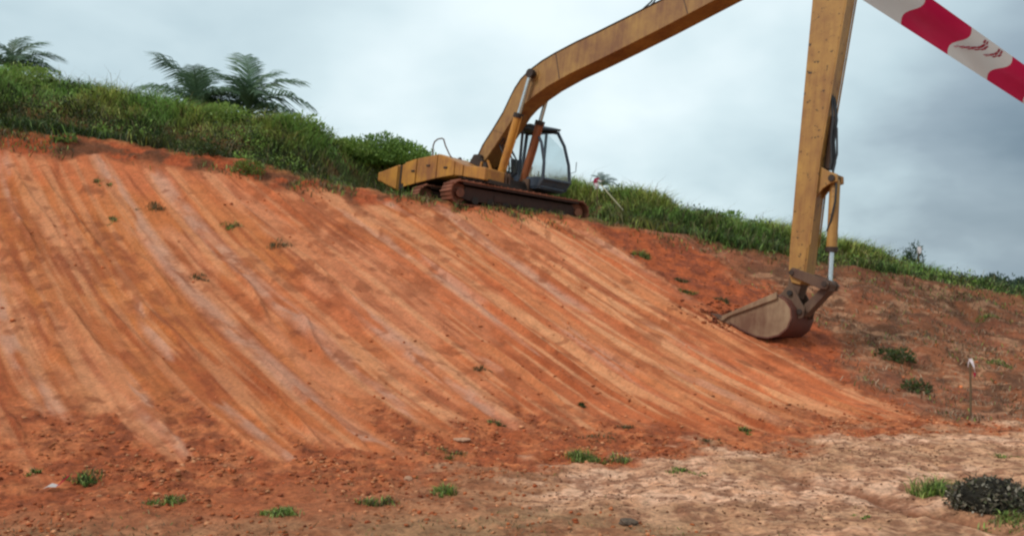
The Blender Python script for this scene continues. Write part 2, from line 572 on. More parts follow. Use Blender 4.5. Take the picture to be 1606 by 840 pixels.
# ------------------------------------------------------------------ terrain sheet
def build_ground():
    half = 36.0
    fine = np.linspace(-half, half, 800)
    coarse = np.linspace(half, 360 - half, 62)[1:-1]
    ang = np.radians(np.concatenate([fine, coarse]))
    r = np.concatenate([np.linspace(0.6, 6.5, 20), np.linspace(6.6, 10, 100), np.linspace(10.03, 29, 470),
                        np.linspace(29.1, 38, 70), np.geomspace(39, 6000, 60)])
    A, RR = np.meshgrid(ang, r)
    X = RR * np.sin(A); Y = RR * np.cos(A)
    Z = zones(X, Y)
    H = land(X, Y) + relief(X, Y, Z)
    far = sst(60, 300, RR)
    H = H * (1 - far) + far * -2.0
    na, nr = len(ang), len(r)
    V = np.stack([X, Y, H], -1).reshape(-1, 3)
    V = np.vstack([V, [[0, 0, float(land(0, 0))]]])
    idx = np.arange(na * nr).reshape(nr, na)
    nxt = np.roll(idx, -1, axis=1)
    Q = np.stack([idx[:-1], idx[1:], nxt[1:], nxt[:-1]], -1).reshape(-1, 4)
    # ---------- earth colours (stains and soil kinds; pits and rut darker)
    p, q = streaks(X, Y)
    C = lambda r_, g_, b_: np.array(lin((r_, g_, b_))) * 0.95
    mixc = lambda a, b, t: a + (b - a) * t[..., None]
    one = np.ones_like(X)[..., None]
    big = fbm(X * 0.22, Y * 0.22, 101, 3)
    scr = C(205, 113, 70) * one
    scr = mixc(scr, C(194, 114, 58), 0.7 * sst(0.42, 0.66, big) * sst(3, -8, X))
    rt = sst(-5, 5, X)
    blot = 0.35 + 0.65 * sst(0.38, 0.6, fbm(X * 0.7, Y * 0.7, 109, 3))
    scr = mixc(scr, C(172, 88, 50), 0.75 * sst(0.46, 0.68, fbm(p * 1.2, q * 0.22, 111, 5, 0.6)) * blot)
    scr = mixc(scr, C(214, 136, 96), 0.7 * sst(0.50, 0.66, fbm(p * 1.4, q * 0.3, 115, 4, 0.6)) * (1 - 0.5 * rt))
    scr = mixc(scr, C(208, 132, 86), 0.75 * sst(0.52, 0.64, fbm(p * 2.6, q * 0.22, 121, 4, 0.6)) * (0.4 + 0.6 * rt))
    scr = mixc(scr, C(156, 76, 44), 0.65 * sst(0.57, 0.67, fbm(p * 7.0, q * 0.5, 131, 3)) * blot)
    scr = mixc(scr, C(228, 160, 114), 0.72 * sst(0.55, 0.65, fbm(p * 6.0, q * 0.26, 141, 4)) * (0.5 + 0.5 * sst(-6, 3, X)))
    # smeared pale clay where the bucket polished the face
    band = (p / 1.15 + 0.25 * vn(p * 0.3, q * 0.1, 151)) % 1.0
    clay = sst(0.50, 0.57, fbm(p * 1.6 + 7, q * 0.28, 161, 4, 0.55)) * np.exp(-((band - 0.5) / 0.17) ** 4)
    clay = clay * (0.45 + 0.55 * sst(0.35, 0.6, fbm(p * 3.0, q * 1.6, 165, 3)))
    scr = mixc(scr, C(206, 152, 126), 0.72 * clay * (1 - 0.6 * sst(1, 6, X)))
    # patches where the face stayed rough between passes
    rp_ = sst(0.55, 0.68, fbm(p * 0.9, q * 0.35, 167, 4, 0.6)) * sst(0.42, 0.6, fbm(X * 2.6, Y * 2.6, 168, 4, 0.65))
    scr = mixc(scr, C(158, 82, 48), 0.6 * rp_)
    # crumbs and scuffed spots
    sp = sst(0.66, 0.76, fbm(X * 3.1, Y * 3.1, 171, 3)) * sst(0.4, 0.7, fbm(X * 0.6, Y * 0.6, 181, 2))
    scr = mixc(scr, C(136, 70, 42), 0.55 * sp)
    rough = fbm(X * 3.0, Y * 3.0, 191, 4, 0.65)
    foot = mixc(C(170, 88, 52) * one, C(194, 112, 70), sst(0.45, 0.65, rough))
    foot = mixc(foot, C(136, 70, 44), sst(0.54, 0.70, fbm(X * 7.5, Y * 7.5, 201, 3)) * 0.75)
    loose = mixc(C(176, 88, 50) * one, C(142, 72, 46), sst(0.45, 0.65, rough))
    brown = mixc(C(148, 90, 60) * one, C(112, 72, 50), sst(0.45, 0.62, fbm(X * 1.7, Y * 1.7, 211, 4)))
    brown = mixc(brown, C(176, 126, 94), 0.85 * sst(0.56, 0.68, fbm(X * 2.6, Y * 4.6, 221, 4, 0.6)))
    brown = mixc(brown, C(152, 86, 60), 0.5 * sst(0.54, 0.70, fbm(X * 0.8, Y * 0.8, 231, 3)))
    flat = mixc(C(184, 130, 94) * one, C(150, 98, 68), sst(0.42, 0.62, rough))
    flat = mixc(flat, C(156, 124, 90), 0.6 * sst(10.6, 9.0, Y + 0.6 * Z['wob']) * sst(0.35, 0.6, fbm(X * 1.5, Y * 2.5, 241, 3)))
    flat = mixc(flat, C(172, 94, 58), sst(0.5, -3.0, X) * 0.9 * (1 - 0.6 * sst(9.8, 9.0, Y)))
    sand = mixc(C(240, 186, 152) * one, C(218, 160, 124), sst(0.4, 0.65, rough))
    sand = mixc(sand, C(194, 142, 104), 0.7 * sst(0.42, 0.6, fbm(X * 0.7, Y * 1.1, 253, 3)))
    sand = mixc(sand, C(150, 100, 74), 0.8 * sst(0.55, 0.68, fbm(X * 7.0, Y * 9.0, 255, 3, 0.6)))
    rutc = np.exp(-((Y - 11.4 + 1.9 * (X - 3.66) + 0.2 * np.sin(Y * 4)) / 0.42) ** 2) * sst(3.2, 3.8, X) * (1 - sst(4.8, 5.3, X))
    sand = mixc(sand, C(140, 84, 56), 0.85 * rutc)
    sand = mixc(sand, C(150, 98, 72), 0.7 * sst(0.58, 0.72, fbm(X * 3.4, Y * 5.0, 251, 4, 0.6)))
    vegc = mixc(C(84, 86, 44) * one, C(120, 76, 48), 0.7 * sst(0.5, 0.66, fbm(X * 1.4, Y * 1.4, 261, 3)))
    out = foot
    out = mixc(out, flat, Z['flat'])
    out = mixc(out, sand, Z['sand'])
    out = mixc(out, brown, Z['brown'])
    out = mixc(out, loose, Z['loose'])
    out = mixc(out, scr, Z['scr'])
    lipc = mixc(C(172, 82, 46) * one, C(112, 66, 42), sst(0.46, 0.62, fbm(X * 1.8, Y * 1.8, 271, 4, 0.6)))
    out = mixc(out, lipc, Z['lip'])
    out = mixc(out, vegc, Z['veg'])
    out = mixc(out, C(88, 96, 52) * one, sst(40, 60, RR))
    grain = 1 - 0.45 * Z['scr']
    out = np.concatenate([out, grain[..., None]], -1)
    cols = np.vstack([out.reshape(-1, 4), out[0, 0][None]])
    me = raw_mesh('ground', V, Q, cols, smooth=True)
    o = link('ground', me, M_soil)
    tag(o, kind='structure')


build_ground()


# ------------------------------------------------------------------ scattered plants and soil
def blades(xyz, h, w, lean, col, rng, droop=0.35):
    """curved grass blades: 5 vertices, 3 triangles each"""
    n = len(xyz)
    a = rng.rand(n) * 2 * np.pi
    side = np.stack([np.cos(a), np.sin(a), np.zeros(n)], -1) * (w / 2)[:, None]
    b = rng.rand(n) * 2 * np.pi
    out = np.stack([np.cos(b), np.sin(b), np.zeros(n)], -1)
    up = np.array([0, 0, 1.0])
    mid = xyz + up * (h * 0.58)[:, None] + out * (h * lean * 0.35)[:, None]
    tip = xyz + up * (h * (1 - droop * lean))[:, None] + out * (h * lean)[:, None]
    V = np.stack([xyz - side, xyz + side, mid + side * 0.8, mid - side * 0.8, tip], 1).reshape(-1, 3)
    i = (np.arange(n) * 5)[:, None]
    T = np.concatenate([i + [0, 1, 2], i + [0, 2, 3], i + [3, 2, 4]], 0)
    return V, T, np.repeat(col, 5, axis=0)


def leaves(c, d, size, col, rng, ratio=0.45):
    """rhombic leaves at c pointing along d"""
    n = len(c)
    d = d / np.linalg.norm(d, axis=1, keepdims=True)
    rnd = rng.randn(n, 3)
    s = np.cross(d, rnd); s /= np.linalg.norm(s, axis=1, keepdims=True) + 1e-9
    nrm = np.cross(d, s)
    L_ = size[:, None]
    V = np.stack([c, c + d * L_ * 0.5 + s * L_ * ratio * 0.5 + nrm * L_ * 0.08, c + d * L_, c + d * L_ * 0.5 - s * L_ * ratio * 0.5 + nrm * L_ * 0.08], 1).reshape(-1, 3)
    i = (np.arange(n) * 4)[:, None]
    T = np.concatenate([i + [0, 1, 2], i + [0, 2, 3]], 0)
    return V, T, np.repeat(col, 4, axis=0)


def join(parts):
    o = 0; V = []; T = []; C = []
    for v, t, c in parts:
        V.append(v); T.append(t + o); C.append(c); o += len(v)
    return np.vstack(V), np.vstack(T), np.vstack(C)


def pal(rng, n, cols, jit=0.18):
    c = np.array(cols)[rng.randint(len(cols), size=n)]
    return c * (1 + jit * rng.randn(n, 1)).clip(0.5, 1.6)


GREENS = [(0.19, 0.285, 0.055), (0.235, 0.335, 0.07), (0.145, 0.225, 0.045), (0.30, 0.36, 0.105)]
DARKS = [(0.035, 0.06, 0.014), (0.05, 0.075, 0.018), (0.045, 0.05, 0.018)]
STRAW = [(0.24, 0.17, 0.08), (0.19, 0.125, 0.06), (0.15, 0.10, 0.055)]


def build_vegetation():
    rng = np.random.RandomState(11)
    # --- the green ridge
    N = 520000
    x = rng.uniform(-24, 24, N); y = rng.uniform(22, 40, N)
    Z = zones(x, y)
    ry = tab(RIDY, x)
    rel = y - ry
    dens = sst(-0.2, 0.5, Z['veg'] - 0.35) * (1 - sst(1.0, 3.0, rel))
    bench = sst(-5.6, -4.6, x) * (1 - sst(2.4, 3.4, x)) * (1 - sst(28.6, 30.2, y))
    dens *= 1 - 0.97 * bench
    clump = fbm(x * 0.8, y * 0.8, 301, 3)
    dens *= 0.42 + 0.42 * sst(0.35, 0.6, clump)
    k = rng.rand(N) < dens
    x, y, clump = x[k], y[k], clump[k]
    n = len(x)
    z = ground(x, y) - 0.03
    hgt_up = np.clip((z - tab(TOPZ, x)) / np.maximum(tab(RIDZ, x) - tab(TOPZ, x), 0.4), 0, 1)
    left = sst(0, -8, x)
    h = (0.26 + 0.34 * rng.rand(n)) * (0.55 + 1.0 * sst(0.35, 0.7, clump)) * (0.62 + 0.5 * hgt_up)
    w = 0.015 + 0.017 * rng.rand(n)
    col = pal(rng, n, GREENS) * (1.05 + 0.45 * sst(0.5, 1.0, hgt_up))[:, None]  # ridge-top brightness put into the colour: greens lighten upward
    dead = rng.rand(n) < (0.42 - 0.34 * hgt_up)
    col[dead] = pal(rng, dead.sum(), STRAW + DARKS)
    dk = rng.rand(n) < 0.16 + (0.25 + 0.45 * left) * (1 - sst(0.25, 0.75, hgt_up))  # dark undergrowth low down, with the overhang's shade put into its colour
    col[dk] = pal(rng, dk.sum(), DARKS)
    col *= (0.72 + 0.56 * fbm(x * 0.5, y * 0.5, 311, 2))[:, None]
    hue = sst(0.4, 0.65, fbm(x * 0.9, y * 0.9, 315, 3))
    col[:, 0] *= 0.85 + 0.4 * hue
    stalk = rng.rand(n) < 0.012               # dead seed stalks standing above the grass
    h = np.where(stalk, h * 1.3 + 0.28, h)
    w = np.where(stalk, 0.016, w)
    col[stalk] = pal(rng, stalk.sum(), [(0.26, 0.20, 0.10), (0.20, 0.17, 0.08)])
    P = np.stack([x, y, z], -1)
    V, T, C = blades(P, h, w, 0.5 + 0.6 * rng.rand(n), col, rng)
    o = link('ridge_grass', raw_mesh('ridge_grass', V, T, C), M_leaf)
    tag(o, 'long green grass covering the ridge above the bare bank', 'grass', kind='stuff')
    # --- leafy weeds among it
    m = 640
    x = rng.uniform(-22, 20, m * 6); y = rng.uniform(23, 36, m * 6)
    Z = zones(x, y)
    bench = (x > -5.8) & (x < 3.2) & (y < 29.8)
    k = (Z['veg'] > 0.8) & (y - tab(RIDY, x) < 0.8) & ~bench
    x, y = x[k][:m], y[k][:m]
    z = ground(x, y)
    parts = []
    for i in range(len(x)):
        q = 70
        rr = 0.22 + 0.33 * rng.rand()
        u = rng.randn(q, 3); u /= np.linalg.norm(u, axis=1, keepdims=True); u[:, 2] = np.abs(u[:, 2])
        c = np.array([x[i], y[i], z[i] - 0.05]) + u * rr * (0.55 + 0.5 * rng.rand(q, 1)) * [1, 1, 1.15]
        base = np.array((GREENS[:3] + DARKS + DARKS)[rng.randint(9)]) * (0.8 + 0.5 * rng.rand())
        parts.append(leaves(c, u + 0.5 * rng.randn(q, 3), 0.05 + 0.06 * rng.rand(q), base * (1 + 0.2 * rng.randn(q, 1)).clip(.5, 1.6), rng, 0.55))
    o = link('leafy_weeds', raw_mesh('leafy_weeds', *join(parts)), M_leaf)
    tag(o, 'low leafy weeds tangled into the ridge grass', 'weeds', kind='stuff')
    # --- dry stubble on the brown bank to the right
    N = 90000
    x = rng.uniform(1, 24, N); y = rng.uniform(13, 28, N)
    Z = zones(x, y)
    k = rng.rand(N) < 0.6 * Z['brown'] * (0.10 + 0.90 * sst(0.42, 0.62, fbm(x * 1.6, y * 1.6, 321, 3)))
    x, y, e = x[k], y[k], Z['e'][k]
    n = len(x)
    z = ground(x, y) - 0.01
    col = pal(rng, n, [(0.24, 0.13, 0.07), (0.30, 0.17, 0.10), (0.18, 0.10, 0.06), (0.38, 0.25, 0.16)])
    gr = rng.rand(n) < 0.12 + 0.5 * sst(-0.9, 0.0, e)
    col[gr] = pal(rng, gr.sum(), GREENS + DARKS)
    V, T, C = blades(np.stack([x, y, z], -1), 0.05 + 0.13 * rng.rand(n), 0.014 + 0.016 * rng.rand(n), 0.6 + 0.9 * rng.rand(n), col, rng)
    o = link('dry_stubble', raw_mesh('dry_stubble', V, T, C), M_leaf)
    tag(o, 'dry brown stubble over the unscraped bank', 'dry grass', kind='stuff')
    # --- thin growth along the lip of the bank
    N = 60000
    x = rng.uniform(-16, 9, N); y = rng.uniform(20, 28, N)
    Z = zones(x, y)
    k = rng.rand(N) < (np.exp(-((Z['e'] + 0.12) / 0.3) ** 2) + 0.8 * Z['lip']) * sst(0.48, 0.64, fbm(x * 1.2, y * 1.2, 331, 3)) * 0.8
    x, y = x[k], y[k]
    n = len(x)
    col = pal(rng, n, GREENS[:2] + DARKS + STRAW)
    V, T, C = blades(np.stack([x, y, ground(x, y) - 0.01], -1), 0.08 + 0.17 * rng.rand(n), 0.016 + 0.014 * rng.rand(n), 0.5 + 0.6 * rng.rand(n), col, rng)
    o = link('lip_grass', raw_mesh('lip_grass', V, T, C), M_leaf)
    tag(o, 'thin straggling grass along the lip of the bank', 'grass', kind='stuff')
    # --- sparse weeds and litter leaves on the flat in front
    N = 40000
    x = rng.uniform(-8, 12, N); y = rng.uniform(7.8, 17, N)
    Z = zones(x, y)
    k = rng.rand(N) < Z['flat'] * (1 - 0.9 * Z['sand']) * np.maximum(sst(0.52, 0.68, fbm(x * 0.9, y * 1.6, 341, 3)) * 0.5, 0.55 * sst(9.8, 9.0, y) * sst(0.4, 0.6, fbm(x * 1.8, y * 2.6, 343, 3)))
    x, y = x[k], y[k]
    n = len(x)
    col = pal(rng, n, GREENS[2:3] + DARKS + STRAW + STRAW)
    V, T, C = blades(np.stack([x, y, ground(x, y) - 0.005], -1), 0.02 + 0.05 * rng.rand(n), 0.006 + 0.008 * rng.rand(n), 0.7 + 0.8 * rng.rand(n), col, rng)
    o = link('low_weeds', raw_mesh('low_weeds', V, T, C), M_leaf)
    tag(o, 'sparse low weeds on the flat ground in front', 'weeds', kind='stuff')


build_vegetation()

_t = (1 + 5 ** 0.5) / 2
ICO_V = np.array([(-1, _t, 0), (1, _t, 0), (-1, -_t, 0), (1, -_t, 0), (0, -1, _t), (0, 1, _t), (0, -1, -_t), (0, 1, -_t), (_t, 0, -1), (_t, 0, 1), (-_t, 0, -1), (-_t, 0, 1)]) / 1.902
ICO_F = np.array([(0, 11, 5), (0, 5, 1), (0, 1, 7), (0, 7, 10), (0, 10, 11), (1, 5, 9), (5, 11, 4), (11, 10, 2), (10, 7, 6), (7, 1, 8),
                  (3, 9, 4), (3, 4, 2), (3, 2, 6), (3, 6, 8), (3, 8, 9), (4, 9, 5), (2, 4, 11), (6, 2, 10), (8, 6, 7), (9, 8, 1)])


OCT_V = np.array([(1, 0, 0), (-1, 0, 0), (0, 1, 0), (0, -1, 0), (0, 0, 1), (0, 0, -1)], float)
OCT_F = np.array([(0, 2, 4), (2, 1, 4), (1, 3, 4), (3, 0, 4), (2, 0, 5), (1, 2, 5), (3, 1, 5), (0, 3, 5)])


def clods(x, y, r, col, rng, flat=0.6, sink=0.25):
    b = r > 0.02
    parts = [_clods(x[k], y[k], r[k], col[k], rng, flat, sink, bv, bf) for k, bv, bf in ((b, ICO_V, ICO_F), (~b, OCT_V, OCT_F)) if k.any()]
    return join(parts)


def _clods(x, y, r, col, rng, flat, sink, BV, BF):
    n = len(x)
    z = ground(x, y)
    nv = len(BV)
    V = BV[None] * (1 + 0.28 * rng.randn(n, nv, 1)).clip(0.5, 1.6) * r[:, None, None]
    V = V * (0.7 + 0.6 * rng.rand(n, 1, 3)); V[:, :, 2] *= flat
    a = rng.rand(n) * 6.28
    ca, sa = np.cos(a)[:, None], np.sin(a)[:, None]
    vx = V[:, :, 0] * ca - V[:, :, 1] * sa; vy = V[:, :, 0] * sa + V[:, :, 1] * ca
    V = np.stack([vx + x[:, None], vy + y[:, None], V[:, :, 2] + (z + r * flat * (1 - sink * 2))[:, None]], -1).reshape(-1, 3)
    T = (BF[None] + (np.arange(n) * nv)[:, None, None]).reshape(-1, 3)
    return V, T, np.repeat(col, nv, axis=0)


def build_clods():
    rng = np.random.RandomState(5)
    N = 260000
    x = rng.uniform(-9, 13, N); y = rng.uniform(7.8, 20, N)
    kk = np.abs(foot_n(x, y)) < 4.2
    x, y = x[kk], y[kk]
    N = len(x)
    Z = zones(x, y)
    rough_ = np.clip(1 - Z['scr'] - Z['sand'] - Z['brown'], 0, 1)
    d = rough_ * np.exp(-np.clip(np.abs(Z['n'] - 0.4) - 0.8, 0, 9) / 1.2) * (0.15 + 0.85 * sst(0.36, 0.6, fbm(x * 1.6, y * 1.6, 351, 4))) * 0.55 + 0.38 * Z['sand'] * (0.2 + 0.8 * sst(0.4, 0.6, fbm(x * 1.2, y * 1.8, 353, 4))) + 0.2 * Z['flat'] * sst(0.45, 0.6, fbm(x * 1.5, y * 2.0, 354, 3)) + 0.008 * Z['scr']
    k = rng.rand(N) < d * 0.8
    x, y = x[k], y[k]
    n = len(x)
    r = 0.006 + 0.028 * rng.rand(n) ** 4.5
    r[Z['sand'][k] > 0.5] *= 0.6
    col = pal(rng, n, [lin((178, 92, 54)), lin((200, 112, 68)), lin((146, 76, 48)), lin((214, 146, 104)), lin((184, 112, 72))]) * 0.95
    sd_ = Z['sand'][k] > 0.5
    col[sd_] = pal(rng, sd_.sum(), [lin((150, 104, 78)), lin((190, 140, 108)), lin((126, 82, 60))]) * 0.8
    V, T, C = clods(x, y, r, col, rng)
    o = link('soil_clods', raw_mesh('soil_clods', V, T, C, smooth=False), M_soil)
    tag(o, 'crumbled orange soil clods along the foot of the bank', 'soil clods', kind='stuff')
    # loosened spoil around the bucket teeth
    bx, by, _ = hit(1150, 500)
    n = 420
    x = bx + 0.55 * rng.randn(n); y = by + 0.35 * rng.randn(n)
    V, T, C = clods(x, y, 0.012 + 0.06 * rng.rand(n) ** 3, pal(rng, n, [lin((150, 76, 46)), lin((176, 94, 56)), lin((124, 64, 42))]) * 0.8, rng)
    tag(link('spoil', raw_mesh('spoil', V, T, C), M_soil), 'loose soil dug up around the bucket teeth', 'soil', kind='stuff')
    # crumbs rolling down the face and over the red loose strip
    N = 30000
    x = rng.uniform(-14, 12, N); y = rng.uniform(11, 27, N)
    Z = zones(x, y)
    k = rng.rand(N) < (0.10 * Z['scr'] * sst(0.54, 0.68, fbm(x * 0.9, y * 0.9, 361, 3)) + 0.5 * Z['loose'] * sst(0.42, 0.6, fbm(x * 1.3, y * 1.3, 371, 2)) + 0.12 * Z['brown'])
    x, y = x[k], y[k]
    n = len(x)
    r = 0.010 + 0.035 * rng.rand(n) ** 4
    col = pal(rng, n, [lin((184, 98, 58)), lin((200, 114, 70)), lin((156, 84, 52))]) * 0.95
    V, T, C = clods(x, y, r, col, rng)
    o = link('soil_crumbs', raw_mesh('soil_crumbs', V, T, C), M_soil)
    tag(o, 'dark red soil crumbs scattered down the bank', 'soil crumbs', kind='stuff')


build_clods()


# ------------------------------------------------------------------ excavator
def build_excavator():
    gx, gy = -0.10, -0.025
    U = Vector((-gx, -gy, 1)).normalized()
    f2 = Vector((0.75, -0.66)).normalized()
    F = Vector((f2.x, f2.y, gx * f2.x + gy * f2.y)).normalized()
    Lv = U.cross(F)
    root = empty('excavator')
    root.matrix_world = Matrix(((F.x, Lv.x, U.x, -0.7), (F.y, Lv.y, U.y, 26.7), (F.z, Lv.z, U.z, 4.62), (0, 0, 0, 1)))
    tag(root, 'weathered yellow long-arm excavator parked on the crest with its bucket on the bank', 'excavator')

    # ---- undercarriage: tracks are turned about 72 degrees from the upper body
    ct, st = 0.308, 0.951
    TW = Matrix(((ct, st, 0, 0.11), (st, -ct, 0, 0.33), (0, 0, 1, 0), (0, 0, 0, 1)))   # t, n, u -> f, l, u

    def tw(o):
        o.matrix_basis = TW
        return o
    half, rad, uc = 2.02, 0.335, 0.215
    n_sh = 46
    per = 4 * half + 2 * math.pi * rad

    def belt(s):
        s %= per
        if s < 2 * half: return -half + s, rad, 0.0
        s -= 2 * half
        if s < math.pi * rad:
            a = s / rad
            return half + rad * math.sin(a), rad * math.cos(a), -a
        s -= math.pi * rad
        if s < 2 * half: return half - s, -rad, -math.pi
        s -= 2 * half
        a = s / rad
        return -half - rad * math.sin(a), -rad * math.cos(a), -math.pi - a
    pitch = per / n_sh
    sh = MB().box((-pitch * 0.47, -0.31, -0.03), (pitch * 0.47, 0.31, 0.0))
    sh.box((-pitch * 0.40, -0.31, 0.0), (-pitch * 0.22, 0.31, 0.035))
    sh.box((pitch * 0.12, -0.31, 0.0), (pitch * 0.24, 0.31, 0.02))
    shoe_me = sh.mesh('track_shoe'); shoe_me.materials.append(M_rust)
    rol_me = MB().tube([(0, -0.2, 0), (0, 0.2, 0)], 0.11, 14).mesh('track_roller', True); rol_me.materials.append(M_dark)
    for side in (1, -1):
        nc = 1.06 * side
        fr = MB()
        fr.prism([(-half, 0.10), (-half + 0.2, 0.40), (half - 0.2, 0.40), (half, 0.10), (half - 0.3, 0.04), (-half + 0.3, 0.04)], nc - 0.17, nc + 0.17)
        fr.box((-0.9, nc + 0.165, 0.12), (0.9, nc + 0.2, 0.30))
        fr.box((-half + 0.05, nc - 0.29, uc + rad - 0.09), (half - 0.05, nc + 0.29, uc + rad - 0.032))
        track = tw(fr.build('track', M_frame, root))
        for i in range(n_sh):
            t, u, a = belt(i * pitch)
            o = link('track_shoe', shoe_me, None, track)
            o.matrix_basis = Matrix.Translation((t, nc, uc + u)) @ Matrix.Rotation(-a, 4, 'Y')
        for nm, tt in (('drive_sprocket', -half), ('idler_wheel', half)):
            w = MB().tube([(tt, nc - 0.1, uc), (tt, nc + 0.1, uc)], 0.27, 24)
            w.tube([(tt, nc - 0.24, uc), (tt, nc + 0.24, uc)], 0.13, 16)
            w.build(nm, M_rust, track, smooth=True)
        for i in range(7):
            o = link('track_roller', rol_me, None, track)
            o.location = (-1.5 + i * 0.5, nc, 0.06)
    x_ = MB().box((-0.9, -1.0, 0.22), (0.9, 1.0, 0.42))
    x_.box((-1.3, -0.9, 0.16), (-0.7, 0.9, 0.36)).box((0.7, -0.9, 0.17), (1.3, 0.9, 0.37))
    tw(x_.build('undercarriage_frame', M_dark, root, 0.02))
    MB().tube([(0, 0, 0.40), (0, 0, 0.66)], 0.78, 40).build('turntable', M_dark, root, smooth=True)

    # ---- upper structure
    dk = MB()
    dk.prism([(-2.55, 0.42), (-2.3, 0.52), (-1.7, 0.60), (-0.9, 0.74), (-0.15, 0.80), (0.2, 0.72), (1.0, 0.62), (1.0, 0.70), (-0.15, 0.90), (-0.9, 0.86), (-1.8, 0.75), (-2.55, 0.62)], -1.38, 1.38)
    dk.build('lower_frame', M_dark, root)
    MB().box((0.2, -1.3, 0.58), (1.12, 1.55, 0.70)).build('deck', M_dark, root, 0.015)
    # engine cover body, then its proud side panels
    MB().prism([(-2.50, 0.60), (-2.50, 1.20), (-1.87, 1.335), (-0.9, 1.455), (-0.75, 1.44), (0.15, 1.12), (0.15, 0.80), (-0.9, 0.74), (-1.8, 0.62)], -1.40, 1.36).build('engine_cover', M_yellow, root, 0.03)
    side = [
        [(-2.32, 0.50), (-2.32, 1.245), (-1.90, 1.335), (-1.82, 1.345), (-1.82, 0.59)],
        [(-1.775, 0.60), (-1.775, 1.35), (-0.93, 1.45), (-0.93, 0.735)],
        [(-0.90, 0.74), (-0.90, 1.455), (-0.75, 1.435), (-0.18, 1.23), (-0.18, 0.815)],
        [(-0.15, 0.82), (-0.15, 1.22), (0.18, 1.11), (0.18, 0.785)]]
    for pl in side:
        o = MB().prism(pl, -1.45, -1.405).build('side_panel', M_yellow, root, 0.012)
    for f0, u0 in ((-1.35, 1.10), (-2.0, 0.95), (-0.6, 1.02)):
        MB().box((f0, -1.475, u0), (f0 + 0.14, -1.445, u0 + 0.05)).build('door_latch', M_dark, root)
    MB().prism([(0.21, 0.77), (0.21, 1.10), (0.35, 1.07), (1.03, 1.02), (1.08, 0.98), (1.08, 0.655)], -1.45, -0.62).build('toolbox', M_yellow, root, 0.02)
    # counterweight with rounded rear
    cw = MB()
    prof = [(-3.60, 0.98), (-3.42, 1.01), (-2.60, 1.205), (-2.60, 0.38), (-3.12, 0.54), (-3.38, 0.66), (-3.60, 0.70)]
    cw.prism(prof, -1.43, 1.40)
    cw.build('counterweight', M_yellow, root, 0.05)
    MB().prism([(-3.41, 0.70), (-3.40, 0.985), (-2.63, 1.17), (-2.63, 0.43), (-3.10, 0.575), (-3.34, 0.67)], -1.47, -1.43).build('counterweight_cover', M_yellow, root, 0.02)
    MB().box((-2.58, -1.39, 0.40), (-2.515, 1.34, 1.17)).build('counterweight_gap', M_dark, root)
    MB().box((-3.66, -1.25, 0.74), (-3.58, -0.95, 0.92)).build('tail_lamp_box', M_rust, root, 0.01)
    hr = MB().tube([(-1.40, -1.2, 1.38), (-1.43, -1.2, 1.78), (-1.38, -1.2, 1.90), (-1.25, -1.2, 1.97), (-1.08, -1.2, 1.985), (-1.0, -1.2, 1.95), (-0.90, -1.2, 1.76), (-0.70, -1.2, 1.50), (-0.45, -1.2, 1.25)], 0.021, 8)
    hr.build('handrail', M_link, root, smooth=True)
    MB().tube([(-1.9, 0.5, 1.3), (-1.9, 0.5, 1.62), (-1.98, 0.5, 1.72)], 0.07, 12).build('exhaust_pipe', M_dark, root, smooth=True)
    # bracket and dark filter beside the boom foot
    MB().tube([(0.50, -0.82, 1.02), (0.50, -0.82, 1.27)], 0.10, 14).build('air_filter', M_dark, root, smooth=True)
    bk = MB().prism([(0.26, 1.02), (0.34, 1.30), (0.38, 1.30), (0.36, 1.02)], -0.9, -0.84)
    bk.prism([(0.72, 1.02), (0.56, 1.34), (0.60, 1.34), (0.80, 1.02)], -0.9, -0.84)
    bk.build('filter_bracket', M_yellow, root)
    # boom foot lugs
    lug = MB()
    for l0, l1 in ((-0.46, -0.37), (0.37, 0.46)):
        lug.prism([(-0.75, 0.66), (-0.62, 1.30), (-0.42, 1.62), (-0.18, 1.62), (0.05, 1.30), (0.45, 0.95), (0.98, 0.92), (1.12, 0.66)], l0, l1)
    lug.box((-0.7, -0.36, 0.66), (1.05, 0.36, 0.86))
    lug.build('boom_mount', M_dark, root, 0.01)

    # ---- cab
    LR, LL = 0.50, 1.62
    cab = MB()

    def post(a, b, w=0.035):
        cab.tube([a, b], w * 1.2, 6)
    fr_r = [(1.42, LR, 0.80), (1.57, LR, 1.02), (1.56, LR, 1.5), (1.38, LR, 2.10), (1.14, LR, 2.44), (0.85, LR, 2.55)]
    fr_l = [(1.52, LL, 0.82), (1.70, LL, 1.06), (1.60, LL, 1.6), (1.36, LL, 2.20), (1.06, LL, 2.62), (0.80, LL, 2.68)]
    cab.tube(fr_r, [0.05, 0.05, 0.045, 0.045, 0.05, 0.05], 8)
    cab.tube(fr_l, [0.055, 0.055, 0.05, 0.05, 0.055, 0.055], 8)
    for l, rz in ((LR, 2.55), (LL, 2.66)):
        cab.tube([(-0.22, l, 0.68), (-0.26, l, 1.5), (-0.20, l, rz)], 0.055, 8)
        cab.tube([(0.62, l, 0.70), (0.60, l, rz)], 0.045, 8)
        cab.tube([(-0.2, l, rz), (0.85, l, rz)], 0.05, 8)
        cab.prism([(-0.22, 0.78), (-0.24, 1.26), (0.62, 1.20), (0.66, 0.78)], l - 0.025, l + 0.025)
    cab.tube([fr_r[0], fr_l[0]], 0.05, 8).tube([fr_r[1], fr_l[1]], 0.045, 8)
    cab.box((-0.25, LR, 0.74), (1.45, LL, 0.83))
    cab.box((-0.28, LR + 0.03, 0.7), (-0.22, LL - 0.03, 1.35))
    cab = cab.build('cab', M_cab, root, smooth=True)
    MB().prism([(0.66, 0.80), (0.66, 1.08), (1.50, 1.06), (1.555, 1.0), (1.40, 0.80)], LR - 0.03, LR + 0.03).build('lower_panel', M_cab, cab)
